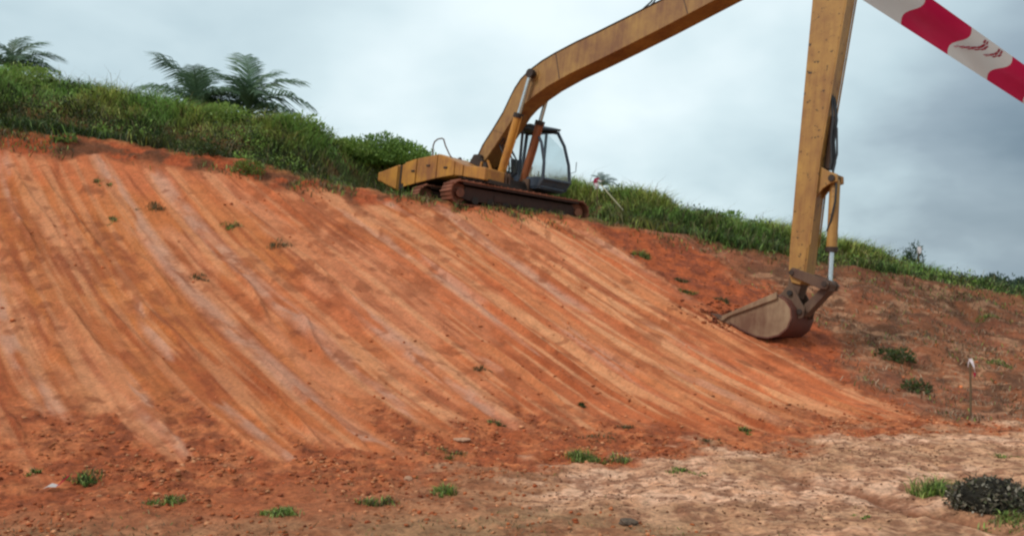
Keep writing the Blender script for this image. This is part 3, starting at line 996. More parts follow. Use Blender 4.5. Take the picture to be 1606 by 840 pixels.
    # lower front skirt under the windscreen
    MB().add([(1.44, LR + 0.04, 0.80), (1.57, LR + 0.04, 1.0), (1.69, LL - 0.04, 1.04), (1.54, LL - 0.04, 0.82),
              (1.38, LR + 0.04, 0.80), (1.51, LR + 0.04, 1.0), (1.63, LL - 0.04, 1.04), (1.48, LL - 0.04, 0.82)],
             [(0, 1, 2, 3), (7, 6, 5, 4), (1, 5, 6, 2), (0, 4, 5, 1), (3, 2, 6, 7), (0, 3, 7, 4)]).build('front_skirt', M_cab, cab)
    rf = MB().add([(-0.28, LR - 0.04, 2.55), (0.9, LR - 0.04, 2.60), (1.16, LR - 0.04, 2.50), (1.10, LL + 0.04, 2.68), (0.9, LL + 0.04, 2.72), (-0.28, LL + 0.04, 2.66),
                   (-0.28, LR - 0.04, 2.63), (0.9, LR - 0.04, 2.68), (1.20, LR - 0.04, 2.56), (1.14, LL + 0.04, 2.74), (0.9, LL + 0.04, 2.80), (-0.28, LL + 0.04, 2.74)],
                  [(0, 1, 4, 5), (1, 2, 3, 4), (6, 11, 10, 7), (7, 10, 9, 8), (0, 6, 7, 1), (1, 7, 8, 2), (2, 8, 9, 3), (3, 9, 10, 4), (4, 10, 11, 5), (5, 11, 6, 0)])
    rf.build('cab_roof', M_cab, cab)

    def pane(pts):
        MB().add(pts, [tuple(range(len(pts)))]).build('window_pane', M_glass, cab)
    for i in range(1, 4):
        pane([fr_r[i], fr_l[i], fr_l[i + 1], fr_r[i + 1]])
    for l, rz, fr in ((LR, 2.52, fr_r), (LL, 2.63, fr_l)):
        pane([(0.64, l, 1.03), (fr[1][0] - 0.05, l, 1.0), (fr[2][0] - 0.05, l, 1.5), (fr[3][0] - 0.05, l, 2.1), (0.64, l, rz)])
        pane([(-0.2, l, 1.22), (0.58, l, 1.17), (0.56, l, rz), (-0.18, l, rz)])
    seat = MB().box((0.05, 0.85, 0.95), (0.55, 1.3, 1.08)).prism([(-0.02, 1.05), (-0.12, 1.72), (0.0, 1.74), (0.12, 1.07)], 0.86, 1.29)
    seat.build('operator_seat', M_hose, cab, 0.03)
    lv = MB().tube([(0.95, 0.72, 0.72), (0.90, 0.72, 1.25), (0.92, 0.72, 1.42)], [0.03, 0.02, 0.035], 8)
    lv.tube([(0.95, 1.05, 0.72), (0.92, 1.05, 1.35)], [0.03, 0.02], 8)
    lv.build('control_lever', M_palestick, cab, smooth=True)
    MB().box((1.0, 0.62, 0.72), (1.25, 1.45, 1.12)).build('dashboard', M_cab, cab, 0.03)
    mr = MB().tube([(1.60, LL + 0.03, 1.35), (1.72, LL + 0.22, 1.45), (1.70, LL + 0.24, 1.75)], 0.012, 6)
    mr.build('mirror_arm', M_hose, cab)
    # hydraulic valves and hoses between cab and boom foot
    vb = MB().box((0.25, -0.30, 0.88), (0.62, 0.30, 1.02))
    vb.box((0.72, -0.62, 0.66), (1.12, -0.55, 1.0)).box((0.72, -0.47, 0.66), (1.12, -0.40, 1.0)).box((0.72, 0.40, 0.66), (1.12, 0.47, 1.0)).box((0.72, 0.55, 0.66), (1.12, 0.62, 1.0))
    vb.build('cylinder_mount', M_link, root, 0.01)
    for k, (l0, sway) in enumerate(((-0.2, 0.30), (-0.08, 0.42), (0.08, 0.36), (0.22, 0.50), (0.30, 0.28))):
        MB().tube([(0.45, l0, 1.0), (0.62 + sway * 0.3, l0, 1.15), (0.55 + sway * 0.3, l0 * 1.1, 1.55), (0.35, l0, 1.95), (0.52, l0, 2.12)], 0.024, 8).build('hydraulic_hose', M_hose, root, smooth=True)

    # ---- boom
    up = [(-0.42, 1.46), (-0.33, 1.66), (-0.21, 1.90), (0.14, 2.36), (0.49, 2.85), (0.73, 3.31), (0.86, 3.54), (1.06, 3.79), (1.36, 4.02), (1.80, 4.25), (2.27, 4.43), (2.99, 4.66), (3.81, 4.88), (4.57, 5.11), (5.67, 5.44), (7.6, 6.02), (9.6, 6.62), (10.35, 6.82)]
    lo = [(-0.24, 1.30), (-0.13, 1.36), (0.05, 1.57), (0.32, 1.90), (0.57, 2.22), (0.88, 2.62), (1.03, 2.82), (1.27, 3.03), (1.67, 3.28), (2.13, 3.51), (2.85, 3.78), (3.78, 4.06), (4.66, 4.34), (5.79, 4.71), (7.14, 5.18), (8.4, 5.62), (9.9, 6.20), (10.5, 6.48)]
    bm_ = MB()
    n = len(up)
    hw = 0.33
    vs = []
    for i in range(n):
        vs += [(up[i][0], -hw, up[i][1]), (up[i][0], hw, up[i][1]), (lo[i][0], hw, lo[i][1]), (lo[i][0], -hw, lo[i][1])]
    fs = [(0, 1, 2, 3), (4 * n - 1, 4 * n - 2, 4 * n - 3, 4 * n - 4)]
    for i in range(n - 1):
        for k in range(4):
            a, b = 4 * i + k, 4 * i + (k + 1) % 4
            fs.append((a, a + 4, b + 4, b))
    bm_.add(vs, fs)
    boom = bm_.build('boom', M_boom, root, 0.018)
    pl = MB()
    for a, b in zip(up[:-1], up[1:]):      # flange plates standing proud of the side, along the top edge
        pl.prism([a, b, (b[0], b[1] + 0.02), (a[0], a[1] + 0.02)], -hw - 0.02, hw + 0.02)
    pl.build('top_flange', M_dark, boom)
    for f0, u0 in ((1.55, 3.88), (-0.2, 1.52), (10.32, 6.62)):
        MB().tube([(f0, -hw - 0.14, u0), (f0, hw + 0.14, u0)], 0.095, 18).build('pivot_pin', M_dark, boom, smooth=True)
    for l in (-hw - 0.012, hw + 0.012):
        MB().tube([(1.55, l - 0.012, 3.88), (1.55, l + 0.012, 3.88)], 0.19, 22).build('pin_boss', M_boom, boom, smooth=True)
    hose = MB()
    for l in (-0.2, -0.1):
        hose.tube([(0.95, l, 3.70), (1.36, l, 4.09), (2.27, l, 4.52), (4.57, l, 5.20), (5.2, l, 5.38)], 0.02, 6)
        hose.tube([(5.0, l, 5.33), (5.25, l, 5.50), (5.38, l, 5.72), (5.62, l, 6.0), (6.2, l, 6.22)], 0.022, 6)
        hose.tube([(5.45, l, 5.42), (5.7, l, 5.6), (6.1, l, 5.72), (6.6, l, 5.90)], 0.022, 6)
    hose.build('boom_hose', M_hose, boom, smooth=True)
    wl = MB()
    for f0, u0, f1, u1 in ((2.95, 4.655, 3.25, 4.74), (4.4, 5.075, 4.6, 5.13)):
        wl.prism([(f0, u0), (f1, u1), (f1, u1 + 0.05), (f0, u0 + 0.05)], -0.28, -0.02)
    wl.build('hose_clamp', M_link, boom)

    for f0, u0, f1, u1 in ((2.27, 4.43, 2.50, 3.66), (6.2, 5.60, 6.45, 4.95), (0.14, 2.36, 0.57, 2.22)):
        d_ = Vector((f1 - f0, u1 - u0)).normalized() * 0.02
        MB().prism([(f0 + d_.x, u0 + d_.y), (f0 + 0.03 + d_.x, u0 + d_.y), (f1 + 0.03 - d_.x, u1 - d_.y), (f1 - d_.x, u1 - d_.y)], -hw - 0.009, -hw + 0.01).build('weld_seam', M_link, boom)
    # ---- boom cylinders
    for side, mat in ((-1, M_yellow), (1, M_orange)):
        l = 0.515 * side
        a = Vector((0.78, l, 0.80)); b = Vector((1.55, l * 0.92, 3.88))
        d = (b - a)
        m = a + d * 0.60
        cy = MB().tube([a, a + d * 0.03, m], [0.10, 0.125, 0.125], 20)
        cy.tube([a + Vector((0, -0.1, 0)), a + Vector((0, 0.1, 0))], 0.13, 16)
        cy = cy.build('boom_cylinder', mat, root, smooth=True)
        MB().tube([m - d * 0.012, m + d * 0.03], 0.15, 20).build('cylinder_collar', M_dark, cy, smooth=True)
        MB().tube([m + d * 0.02, b], 0.062, 16).build('piston_rod', M_chrome, cy, smooth=True)
        MB().tube([b + Vector((0, -0.07, 0)), b + Vector((0, 0.07, 0))], 0.13, 18).build('rod_eye', M_dark, cy, smooth=True)
        pp = a + d * 0.1
        MB().tube([pp + Vector((0.13, 0, 0)), pp + d * 0.25 + Vector((0.16, 0, 0)), m + Vector((0.14, 0, 0))], 0.022, 8).build('oil_pipe', mat, cy, smooth=True)

    # ---- arm
    prof = [(9.95, 7.35), (9.62, 6.9), (9.66, 4.8), (9.655, 1.2), (9.665, -0.9), (9.70, -1.42), (9.78, -1.62), (9.98, -1.66), (10.10, -1.50), (10.12, -0.75), (10.17, 1.2), (10.42, 4.4), (10.60, 6.6), (10.55, 7.3)]
    arm = MB().prism(prof, -0.25, 0.25).build('arm', M_arm, root, 0.02)
    rim = MB().prism([(10.125, -0.75), (10.175, 1.2), (10.425, 4.4), (10.60, 6.6), (10.625, 6.6), (10.45, 4.4), (10.20, 1.2), (10.15, -0.75)], -0.27, -0.235)
    rim.prism([(10.125, -0.75), (10.175, 1.2), (10.425, 4.4), (10.60, 6.6), (10.625, 6.6), (10.45, 4.4), (10.20, 1.2), (10.15, -0.75)], 0.235, 0.27)
    rim.build('edge_flange', M_arm, arm)
    br = MB()
    for l0, l1 in ((-0.20, -0.13), (0.13, 0.20)):
        br.prism([(10.12, 0.28), (10.13, 1.05), (10.36, 0.92), (10.58, 0.84), (10.60, 0.68), (10.42, 0.62), (10.28, 0.52)], l0, l1)
    br.box((10.16, -0.13, 0.68), (10.34, 0.13, 0.84))
    br.build('cylinder_bracket', M_arm, arm, 0.01)
    MB().tube([(10.47, -0.24, 0.75), (10.47, 0.24, 0.75)], 0.075, 16).build('pivot_pin', M_dark, arm, smooth=True)
    hz = MB()
    for l, off in ((-0.17, 0.0), (-0.10, 0.02), (0.02, 0.01)):
        hz.tube([(10.24, l, 2.75), (10.30 + off, l, 2.5), (10.36 + off * 2, l, 2.1), (10.36, l, 1.6), (10.42 + off, l, 1.15), (10.40, l, 0.95)], 0.024, 8)
    hz.tube([(10.44, -0.1, 1.9), (10.50, -0.1, 1.3), (10.44, -0.12, 0.95), (10.56, -0.14, 0.6), (10.57, -0.14, 0.25), (10.50, -0.12, -0.2), (10.42, -0.08, -0.42)], 0.024, 8)
    hz.build('arm_hose', M_hose, arm, smooth=True)
    gr = MB().box((10.22, -0.02, 1.0), (10.30, 0.22, 2.2))
    gr.build('pipe_guard', M_link, arm, 0.01)
    MB().prism([(9.70, -1.36), (9.685, -0.86), (10.08, -0.80), (10.06, -1.40)], -0.268, -0.245).build('wear_plate', M_arm, arm, 0.004)
    # bucket cylinder
    a = Vector((10.47, 0, 0.75)); b = Vector((10.56, 0, -1.60)); d = b - a
    bc = MB().tube([a, a + d * 0.03, a + d * 0.66], [0.09, 0.115, 0.115], 20).build('bucket_cylinder', M_arm, root, smooth=True)
    MB().tube([a + d * 0.645, a + d * 0.69], 0.135, 20).build('cylinder_collar', M_dark, bc, smooth=True)
    MB().tube([a + d * 0.68, b], 0.058, 16).build('piston_rod', M_chrome, bc, smooth=True)
    MB().tube([b + Vector((0, -0.11, 0)), b + Vector((0, 0.11, 0))], 0.10, 16).build('rod_eye', M_link, bc, smooth=True)
    # linkage
    for l in (-0.30, 0.30):
        lk = MB().prism([(9.80, -1.28), (9.72, -1.40), (9.80, -1.48), (10.48, -1.72), (10.62, -1.72), (10.66, -1.60), (10.58, -1.50)], l - 0.035, l + 0.035)
        lk.build('link_arm', M_link, root, 0.01)
    hl = MB().prism([(10.66, -1.58), (10.50, -1.62), (9.98, -2.20), (10.00, -2.34), (10.12, -2.36), (10.62, -1.74)], -0.16, 0.16)
    hl.build('bucket_link', M_link, root, 0.015)
    for f0, u0, w in ((9.80, -1.40, 0.36), (10.57, -1.61, 0.36), (10.06, -2.26, 0.34), (9.80, -1.86, 0.36)):
        MB().tube([(f0, -w, u0), (f0, w, u0)], 0.06, 14).build('link_pin', M_dark, root, smooth=True)
    MB().prism([(9.70, -1.42), (9.66, -1.95), (9.92, -1.97), (10.04, -1.45)], -0.20, 0.20).build('arm_nose', M_link, arm, 0.01)

    # ---- bucket: shell swept along the profile, two side plates, teeth
    sp = [(9.62, -1.92), (9.84, -2.02), (9.99, -2.20), (10.03, -2.42), (9.95, -2.66), (9.76, -2.84), (9.50, -2.93), (9.20, -2.92), (8.82, -2.80), (8.50, -2.66)]
    W = 0.60
    sh = MB()
    vs = []
    for i, (f0, u0) in enumerate(sp):
        p0 = sp[max(i - 1, 0)]; p1 = sp[min(i + 1, len(sp) - 1)]
        t = Vector((p1[0] - p0[0], p1[1] - p0[1])).normalized()
        nx, nz = t.y, -t.x
        for th in (0.0, -0.035):
            for l in (-W, W):
                vs.append((f0 - nx * th, l, u0 - nz * th))
    fs = []
    for i in range(len(sp) - 1):
        a, b = 4 * i, 4 * i + 4
        fs += [(a, a + 1, b + 1, b), (a + 2, b + 2, b + 3, a + 3), (a, b, b + 2, a + 2), (a + 1, a + 3, b + 3, b + 1)]
    e = 4 * (len(sp) - 1)
    fs += [(0, 2, 3, 1), (e, e + 1, e + 3, e + 2)]
    bucket = sh.add(vs, fs).build('bucket', M_shell, root, smooth=True)
    for s_ in (-1, 1):
        l = W * s_
        MB().prism([(9.60, -1.90)] + sp[:] + [(8.42, -2.56)], l - 0.02 - 0.021 * s_, l + 0.02 - 0.021 * s_).build('side_plate', M_bucket, bucket)
        MB().prism([(9.64, -1.87), (9.66, -2.02), (8.55, -2.50), (8.36, -2.64), (8.34, -2.52)], l - 0.018 + 0.04 * s_, l + 0.018 + 0.04 * s_).build('side_cutter', M_bucket, bucket, 0.008)
    lip = MB().prism([(8.56, -2.70), (8.52, -2.62), (8.30, -2.56), (8.24, -2.57), (8.30, -2.62)], -W, W)
    lip.build('cutting_edge', M_bucket, bucket)
    for i in range(5):
        l = -W + 0.07 + i * (2 * W - 0.14) / 4
        MB().add([(8.40, l - 0.06, -2.55), (8.40, l + 0.06, -2.55), (8.40, l + 0.06, -2.67), (8.40, l - 0.06, -2.67), (8.02, l - 0.03, -2.47), (8.02, l + 0.03, -2.47), (8.02, l + 0.03, -2.49), (8.02, l - 0.03, -2.49)],
                 [(0, 3, 2, 1), (4, 5, 6, 7), (0, 1, 5, 4), (1, 2, 6, 5), (2, 3, 7, 6), (3, 0, 4, 7)]).build('bucket_tooth', M_link, bucket)
    for l in (-0.30, 0.26):
        MB().prism([(9.55, -1.93), (9.70, -1.72), (9.86, -1.74), (10.16, -2.18), (10.14, -2.38), (10.02, -2.44), (9.86, -2.06)], l, l + 0.045).build('bucket_ear', M_link, bucket, 0.008)
    # arm cylinder along the top of the boom
    a = Vector((6.9, 0, 6.55)); b = Vector((10.1, 0, 7.3)); d = b - a
    ac = MB().tube([a, a + d * 0.6], 0.13, 18).build('arm_cylinder', M_yellow, root, smooth=True)
    MB().tube([a + d * 0.59, b], 0.065, 14).build('piston_rod', M_chrome, ac, smooth=True)
    ab = MB()
    for l0, l1 in ((-0.22, -0.16), (0.16, 0.22)):
        ab.prism([(6.4, 5.64), (6.8, 6.65), (7.0, 6.65), (7.5, 5.97)], l0, l1)
    ab.build('cylinder_lug', M_boom, boom)
    return root


build_excavator()


# ------------------------------------------------------------------ bushes, palms, trees
def bush_mesh(name, rx, ry, rz, n, cols, rng, leaf=(0.08, 0.18), lumps=7, ratio=0.5):
    parts = []
    cs = []
    for i in range(lumps):
        v = rng.randn(3); v /= np.linalg.norm(v); v[2] = abs(v[2])
        cs.append((v * [rx * 0.55, ry * 0.55, rz * 0.55], 0.45 + 0.3 * rng.rand()))
    per = n // lumps
    for c, s in cs:
        u = rng.randn(per, 3); u /= np.linalg.norm(u, axis=1, keepdims=True)
        rad = (0.45 + 0.6 * rng.rand(per, 1) ** 0.7)
        pos = c + u * rad * np.array([rx, ry, rz]) * s
        pos[:, 2] = np.abs(pos[:, 2])
        base = np.array(cols)[rng.randint(len(cols))]
        col = pal(rng, per, cols) * 0.6 + base * 0.4
        parts.append(leaves(pos, u + [0, 0, 0.5] + 0.6 * rng.randn(per, 3), rng.uniform(leaf[0], leaf[1], per), col, rng, ratio))
    return raw_mesh(name, *join(parts))


def add_bush(name, label, loc, dims, n, cols, seed, leaf=(0.07, 0.15), cat='bush', group=None, lumps=7, stems=5, ratio=0.5):
    rng = np.random.RandomState(seed)
    root = empty(name, loc)
    tag(root, label, cat, group)
    link('foliage', bush_mesh('foliage', *dims, n, cols, rng, leaf, lumps, ratio), M_leaf, root)
    st = MB()
    for i in range(stems):
        a = rng.rand() * 6.28
        st.tube([(0.05 * math.cos(a), 0.05 * math.sin(a), -0.1), (dims[0] * .25 * math.cos(a), dims[1] * .25 * math.sin(a), dims[2] * 0.45), (dims[0] * .5 * math.cos(a), dims[1] * .5 * math.sin(a), dims[2] * 0.9)], [0.03 * dims[2], 0.02 * dims[2], 0.006 * dims[2]], 6)
    st.build('stem', M_trunk, root)
    return root


def ridge_at(px, back=0.0):
    # ground point on the ridge line in a given direction
    k = (px - 803) / FPX
    Y = 30.0
    for _ in range(20):
        Y = float(tab(RIDY, k * Y)) + back
    return k * Y, Y


BG = [(0.15, 0.25, 0.045), (0.20, 0.31, 0.06), (0.10, 0.17, 0.033)]
for px, back, dims, n, lab, seed, cols in (
        (592, -0.3, (1.75, 1.2, 1.1), 9000, 'large dark rounded bush on the ridge just left of the excavator', 1, BG),
        (540, -0.2, (1.0, 0.9, 0.6), 2600, 'low green bush filling the dip left of the large rounded bush', 9, GREENS),
        (650, 0.1, (1.1, 0.9, 0.85), 3200, 'smaller bush between the large rounded bush and the excavator handrail', 2, BG),
        (455, -0.3, (1.2, 0.9, 0.72), 3200, 'bright green bush bulging from the ridge below the right palm', 3, GREENS),
        (350, -0.4, (1.1, 0.8, 0.62), 2800, 'light green bush in front of the foot of the palms', 4, GREENS),
        (40, -0.6, (1.4, 0.9, 0.6), 1500, 'broad bush at the left end of the ridge below the far left palm', 5, GREENS),
        (1010, -0.5, (1.0, 0.8, 0.50), 1200, 'green bush on the ridge between the cab and the arm', 6, GREENS + BG),
        (1125, -0.5, (0.8, 0.7, 0.42), 900, 'low dark bush on the ridge left of the arm', 7, BG),
        (1345, -0.4, (0.8, 0.7, 0.36), 900, 'low green bush on the ridge right of the arm', 8, GREENS)):
    X, Y = ridge_at(px, back)
    add_bush('bush', lab, (X, Y, gz(X, Y)), dims, n, cols, seed, group='bushes along the ridge')
for px, py, dims, n, lab, seed, cols in (
        (390, 272, (0.42, 0.38, 0.42), 420, 'yellow-green weedy bush at the lip of the bank below the palms', 11, [(0.17, 0.21, 0.04), (0.13, 0.17, 0.03)]),
        (160, 212, (0.34, 0.3, 0.34), 320, 'small bright bush at the dark foot of the left ridge', 12, GREENS),
        (100, 222, (0.45, 0.3, 0.22), 260, 'low dull weed at the lip of the bank on the far left', 13, DARKS + GREENS),
        (330, 243, (0.5, 0.35, 0.3), 320, 'dark weed between the bank lip and the ridge under the palms', 14, DARKS)):
    X, Y, Zg = hit(px, py)
    add_bush('weed_bush', lab, (X, Y, Zg - 0.03), dims, n, cols, seed, leaf=(0.06, 0.14), group='weed bushes on the lip of the bank', lumps=5, stems=3)


def frond_mesh(length, droop, rng, col):
    """one feather frond along +X, arching down"""
    n = 36
    mb = MB()
    pts = []
    for i in range(9):
        t = i / 8
        pts.append((length * (t - 0.12 * droop * t ** 3), 0, length * (0.55 * t - (0.45 + 0.55 * droop) * t ** 2.2)))
    mb.tube(pts, [0.045 * (1 - 0.85 * i / 8) for i in range(9)], 5)
    P = np.array(pts)
    ts = np.linspace(0.14, 1.0, n)
    cx = np.interp(ts, np.linspace(0, 1, 9), P[:, 0]); cz = np.interp(ts, np.linspace(0, 1, 9), P[:, 2])
    ctr = np.stack([cx, np.zeros(n), cz], -1)
    tang = np.gradient(ctr, axis=0); tang /= np.linalg.norm(tang, axis=1, keepdims=True)
    vs = list(mb.v); fs = []
    for f in mb.f:
        for j in range(1, len(f) - 1):
            fs.append((f[0], f[j], f[j + 1]))
    for i in range(n):
        ln = length * 0.37 * (math.sin(math.pi * (0.14 + 0.76 * ts[i])) ** 0.6) * (0.8 + 0.4 * rng.rand())
        for s in (-1, 1):
            d = tang[i] * 0.75 + np.array([0, s * 1.0, 0.30 - 0.5 * rng.rand()])
            d /= np.linalg.norm(d)
            w = tang[i] * 0.030 * length / 2.6
            b = ctr[i]
            m = b + d * ln * 0.55
            e = b + d * ln + np.array([0, 0, -0.45 * ln])
            k = len(vs)
            vs += [tuple(b - w), tuple(b + w), tuple(m + w * 0.9), tuple(m - w * 0.9), tuple(e)]
            fs += [(k, k + 1, k + 2), (k, k + 2, k + 3), (k + 3, k + 2, k + 4)]
    cc = np.array(col) * (0.75 + 0.5 * rng.rand()) * (1 + 0.2 * rng.randn(len(vs), 1)).clip(0.6, 1.6)
    return raw_mesh('frond', np.array(vs), np.array(fs), cc)


def add_palm(label, crown, base_z, length, fronds, seed, col, name='oil_palm'):
    rng = np.random.RandomState(seed)
    root = empty(name, (crown[0], crown[1], base_z))
    tag(root, label, 'palm', 'oil palms beyond the ridge')
    ch = crown[2] - base_z
    tr = MB()
    k = 9
    tr.tube([(0, 0, -0.2)] + [(0.05 * math.sin(i), 0.05 * math.cos(i * 1.7), ch * (i + 0.5) / k) for i in range(k)], [0.34] + [0.30 + 0.05 * (i % 2) for i in range(k)], 10)
    tr.build('trunk', M_trunk, root)
    for az, el, ln, dr in fronds:
        me = frond_mesh(length * ln, dr, rng, col)
        o = link('frond', me, M_leaf, root)
        o.matrix_basis = Matrix.Translation((0, 0, ch)) @ Matrix.Rotation(R(az), 4, 'Z') @ Matrix.Rotation(-R(el), 4, 'Y') @ Matrix.Rotation(R(rng.uniform(-25, 25)), 4, 'X')
    return root


PALM = (0.08, 0.135, 0.07)


def fr(list_az_el, rng):
    return [(a + rng.uniform(-6, 6), e, l, d) for a, e, l, d in list_az_el]


_pr = np.random.RandomState(3)
# azimuth 0 = to the right in the photo, 90 = away, 180 = left
crown_a = [(174, 50, 1.25, 0.08), (182, 30, 1.1, 0.3), (140, 64, 0.95, 0.3), (85, 74, 0.95, 0.3), (30, 50, 0.95, 0.6),
           (-30, 40, 0.9, 0.7), (-80, 60, 0.95, 0.5), (-125, 36, 0.9, 0.8), (196, 14, 0.95, 0.7), (75, 30, 0.9, 0.8), (0, 22, 0.85, 0.9), (120, 35, 0.9, 0.7)]
c = at(314, 182, 37.0); g = gz(c.x, c.y)
add_palm('left palm of the pair behind the ridge, one frond reaching up and left', c, g, 2.5, fr(crown_a, _pr), 21, PALM)
crown_b = [(160, 58, 1.0, 0.4), (118, 80, 1.12, 0.25), (38, 66, 1.0, 0.45), (10, 46, 1.12, 0.5), (0, 24, 1.15, 0.65), (-14, 6, 1.1, 0.7), (-55, 36, 0.9, 0.8),
           (-90, 54, 0.9, 0.7), (-135, 36, 0.9, 0.8), (188, 24, 0.9, 0.8), (70, 30, 0.9, 0.8), (140, 30, 0.9, 0.7), (18, -2, 1.0, 0.6)]
c = at(388, 182, 37.5); g = gz(c.x, c.y)
add_palm('right palm of the pair behind the ridge, fronds arching down to the right', c, g, 2.5, fr(crown_b, _pr), 22, PALM)
crown_c = [(160, 62, 1.0, 0.6), (100, 72, 1.0, 0.3), (40, 62, 1.0, 0.4), (10, 42, 1.05, 0.7), (-5, 22, 1.1, 0.9), (-60, 35, 0.9, 0.9), (-110, 30, 0.9, 0.9), (190, 30, 0.9, 0.9), (70, 35, 0.9, 0.9), (15, 8, 1.0, 0.8)]
c = at(22, 118, 40.0); g = gz(c.x, c.y)
add_palm('palm at the far left edge, only its crown above the ridge grass', c, g, 2.1, fr(crown_c, _pr), 23, PALM)
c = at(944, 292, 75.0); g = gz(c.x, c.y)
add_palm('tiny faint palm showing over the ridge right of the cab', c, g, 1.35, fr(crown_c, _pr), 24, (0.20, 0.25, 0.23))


def tree(label, px, py_top, Y, w, seed, name='far_tree', group=None, cols=((0.03, 0.055, 0.028), (0.04, 0.07, 0.035), (0.05, 0.085, 0.04)), h=None):
    rng = np.random.RandomState(seed)
    top = at(px, py_top, Y)
    g = gz(top.x, Y)
    if Y > 60: g = min(g, top.z - 1.5)
    hh = top.z - g
    root = empty(name, (top.x, Y, g))
    tag(root, label, 'tree', group)
    tr = MB().tube([(0, 0, -0.3), (0.05, 0, hh * 0.4), (0, 0.05, hh * 0.75)], [0.05 * hh + 0.05, 0.035 * hh + 0.04, 0.02 * hh], 8)
    for i in range(4):
        a = rng.rand() * 6.28
        tr.tube([(0, 0, hh * (0.35 + 0.08 * i)), (w * 0.3 * math.cos(a), w * 0.3 * math.sin(a), hh * (0.6 + 0.07 * i))], [0.03 * hh, 0.008 * hh], 6)
    tr.build('trunk', M_trunk, root)
    cr = bush_mesh('crown', w, w * 0.8, max(hh * 0.55, 0.5), 1400, cols, rng, leaf=(0.10 * w, 0.24 * w), lumps=9)
    c = link('crown', cr, M_leaf, root)
    c.location = (0, 0, hh * 0.42)
    return root


tree('small dark tree on the ridge behind the pale marker, right of the arm', 1434, 386, 36, 0.55, 31)
tree('tiny dark shrub-like tree just left of the small dark ridge tree', 1416, 392, 36, 0.25, 32)
for i, (px, py, lab) in enumerate(((1556, 432, 'leftmost small tree of the distant tree line at the right edge'), (1576, 437, 'middle rounded tree of the distant tree line at the right edge'),
                                   (1602, 434, 'rightmost visible tree of the distant tree line'))):
    tree(lab, px, py, 95 + 6 * i, 2.2, 40 + i, group='distant trees at the right edge', cols=((0.035, 0.06, 0.035), (0.045, 0.075, 0.045)))

# ------------------------------------------------------------------ grass tufts on bare soil
def add_tuft(label, px, py, w, h, n, cols, seed, name='grass_tuft', lean=0.75, bw=0.012):
    rng = np.random.RandomState(seed)
    n = int(n * 1.25)
    X, Y, Zg = hit(px, py)
    kc = max(4, n // 22)                       # a tuft is several small tussocks, thinning outward
    ka = rng.rand(kc) * 6.283; kr = rng.rand(kc) ** 0.8
    ki = rng.randint(kc, size=n)
    r = kr[ki]
    x = X + kr[ki] * np.cos(ka[ki]) * w + rng.randn(n) * w * 0.14
    y = Y + kr[ki] * np.sin(ka[ki]) * w * 0.7 + rng.randn(n) * w * 0.12
    ksz = (0.55 + 0.7 * rng.rand(kc))[ki]
    z = ground(x, y) - 0.008
    hh = h * ksz * (0.4 + 0.9 * rng.rand(n)) * (1.15 - 0.55 * r)
    V, T, C = blades(np.stack([x - X, y - Y, z - Zg], -1), hh, bw * (0.6 + 0.8 * rng.rand(n)), lean * (0.5 + 1.1 * rng.rand(n)), pal(rng, n, list(cols) * 2 + DARKS + STRAW[:1], 0.25), rng)
    o = link(name, raw_mesh(name, V, T, C), M_leaf)
    o.location = (X, Y, Zg)
    tag(o, label, 'grass tuft', 'grass tufts on the bare soil')
    return o


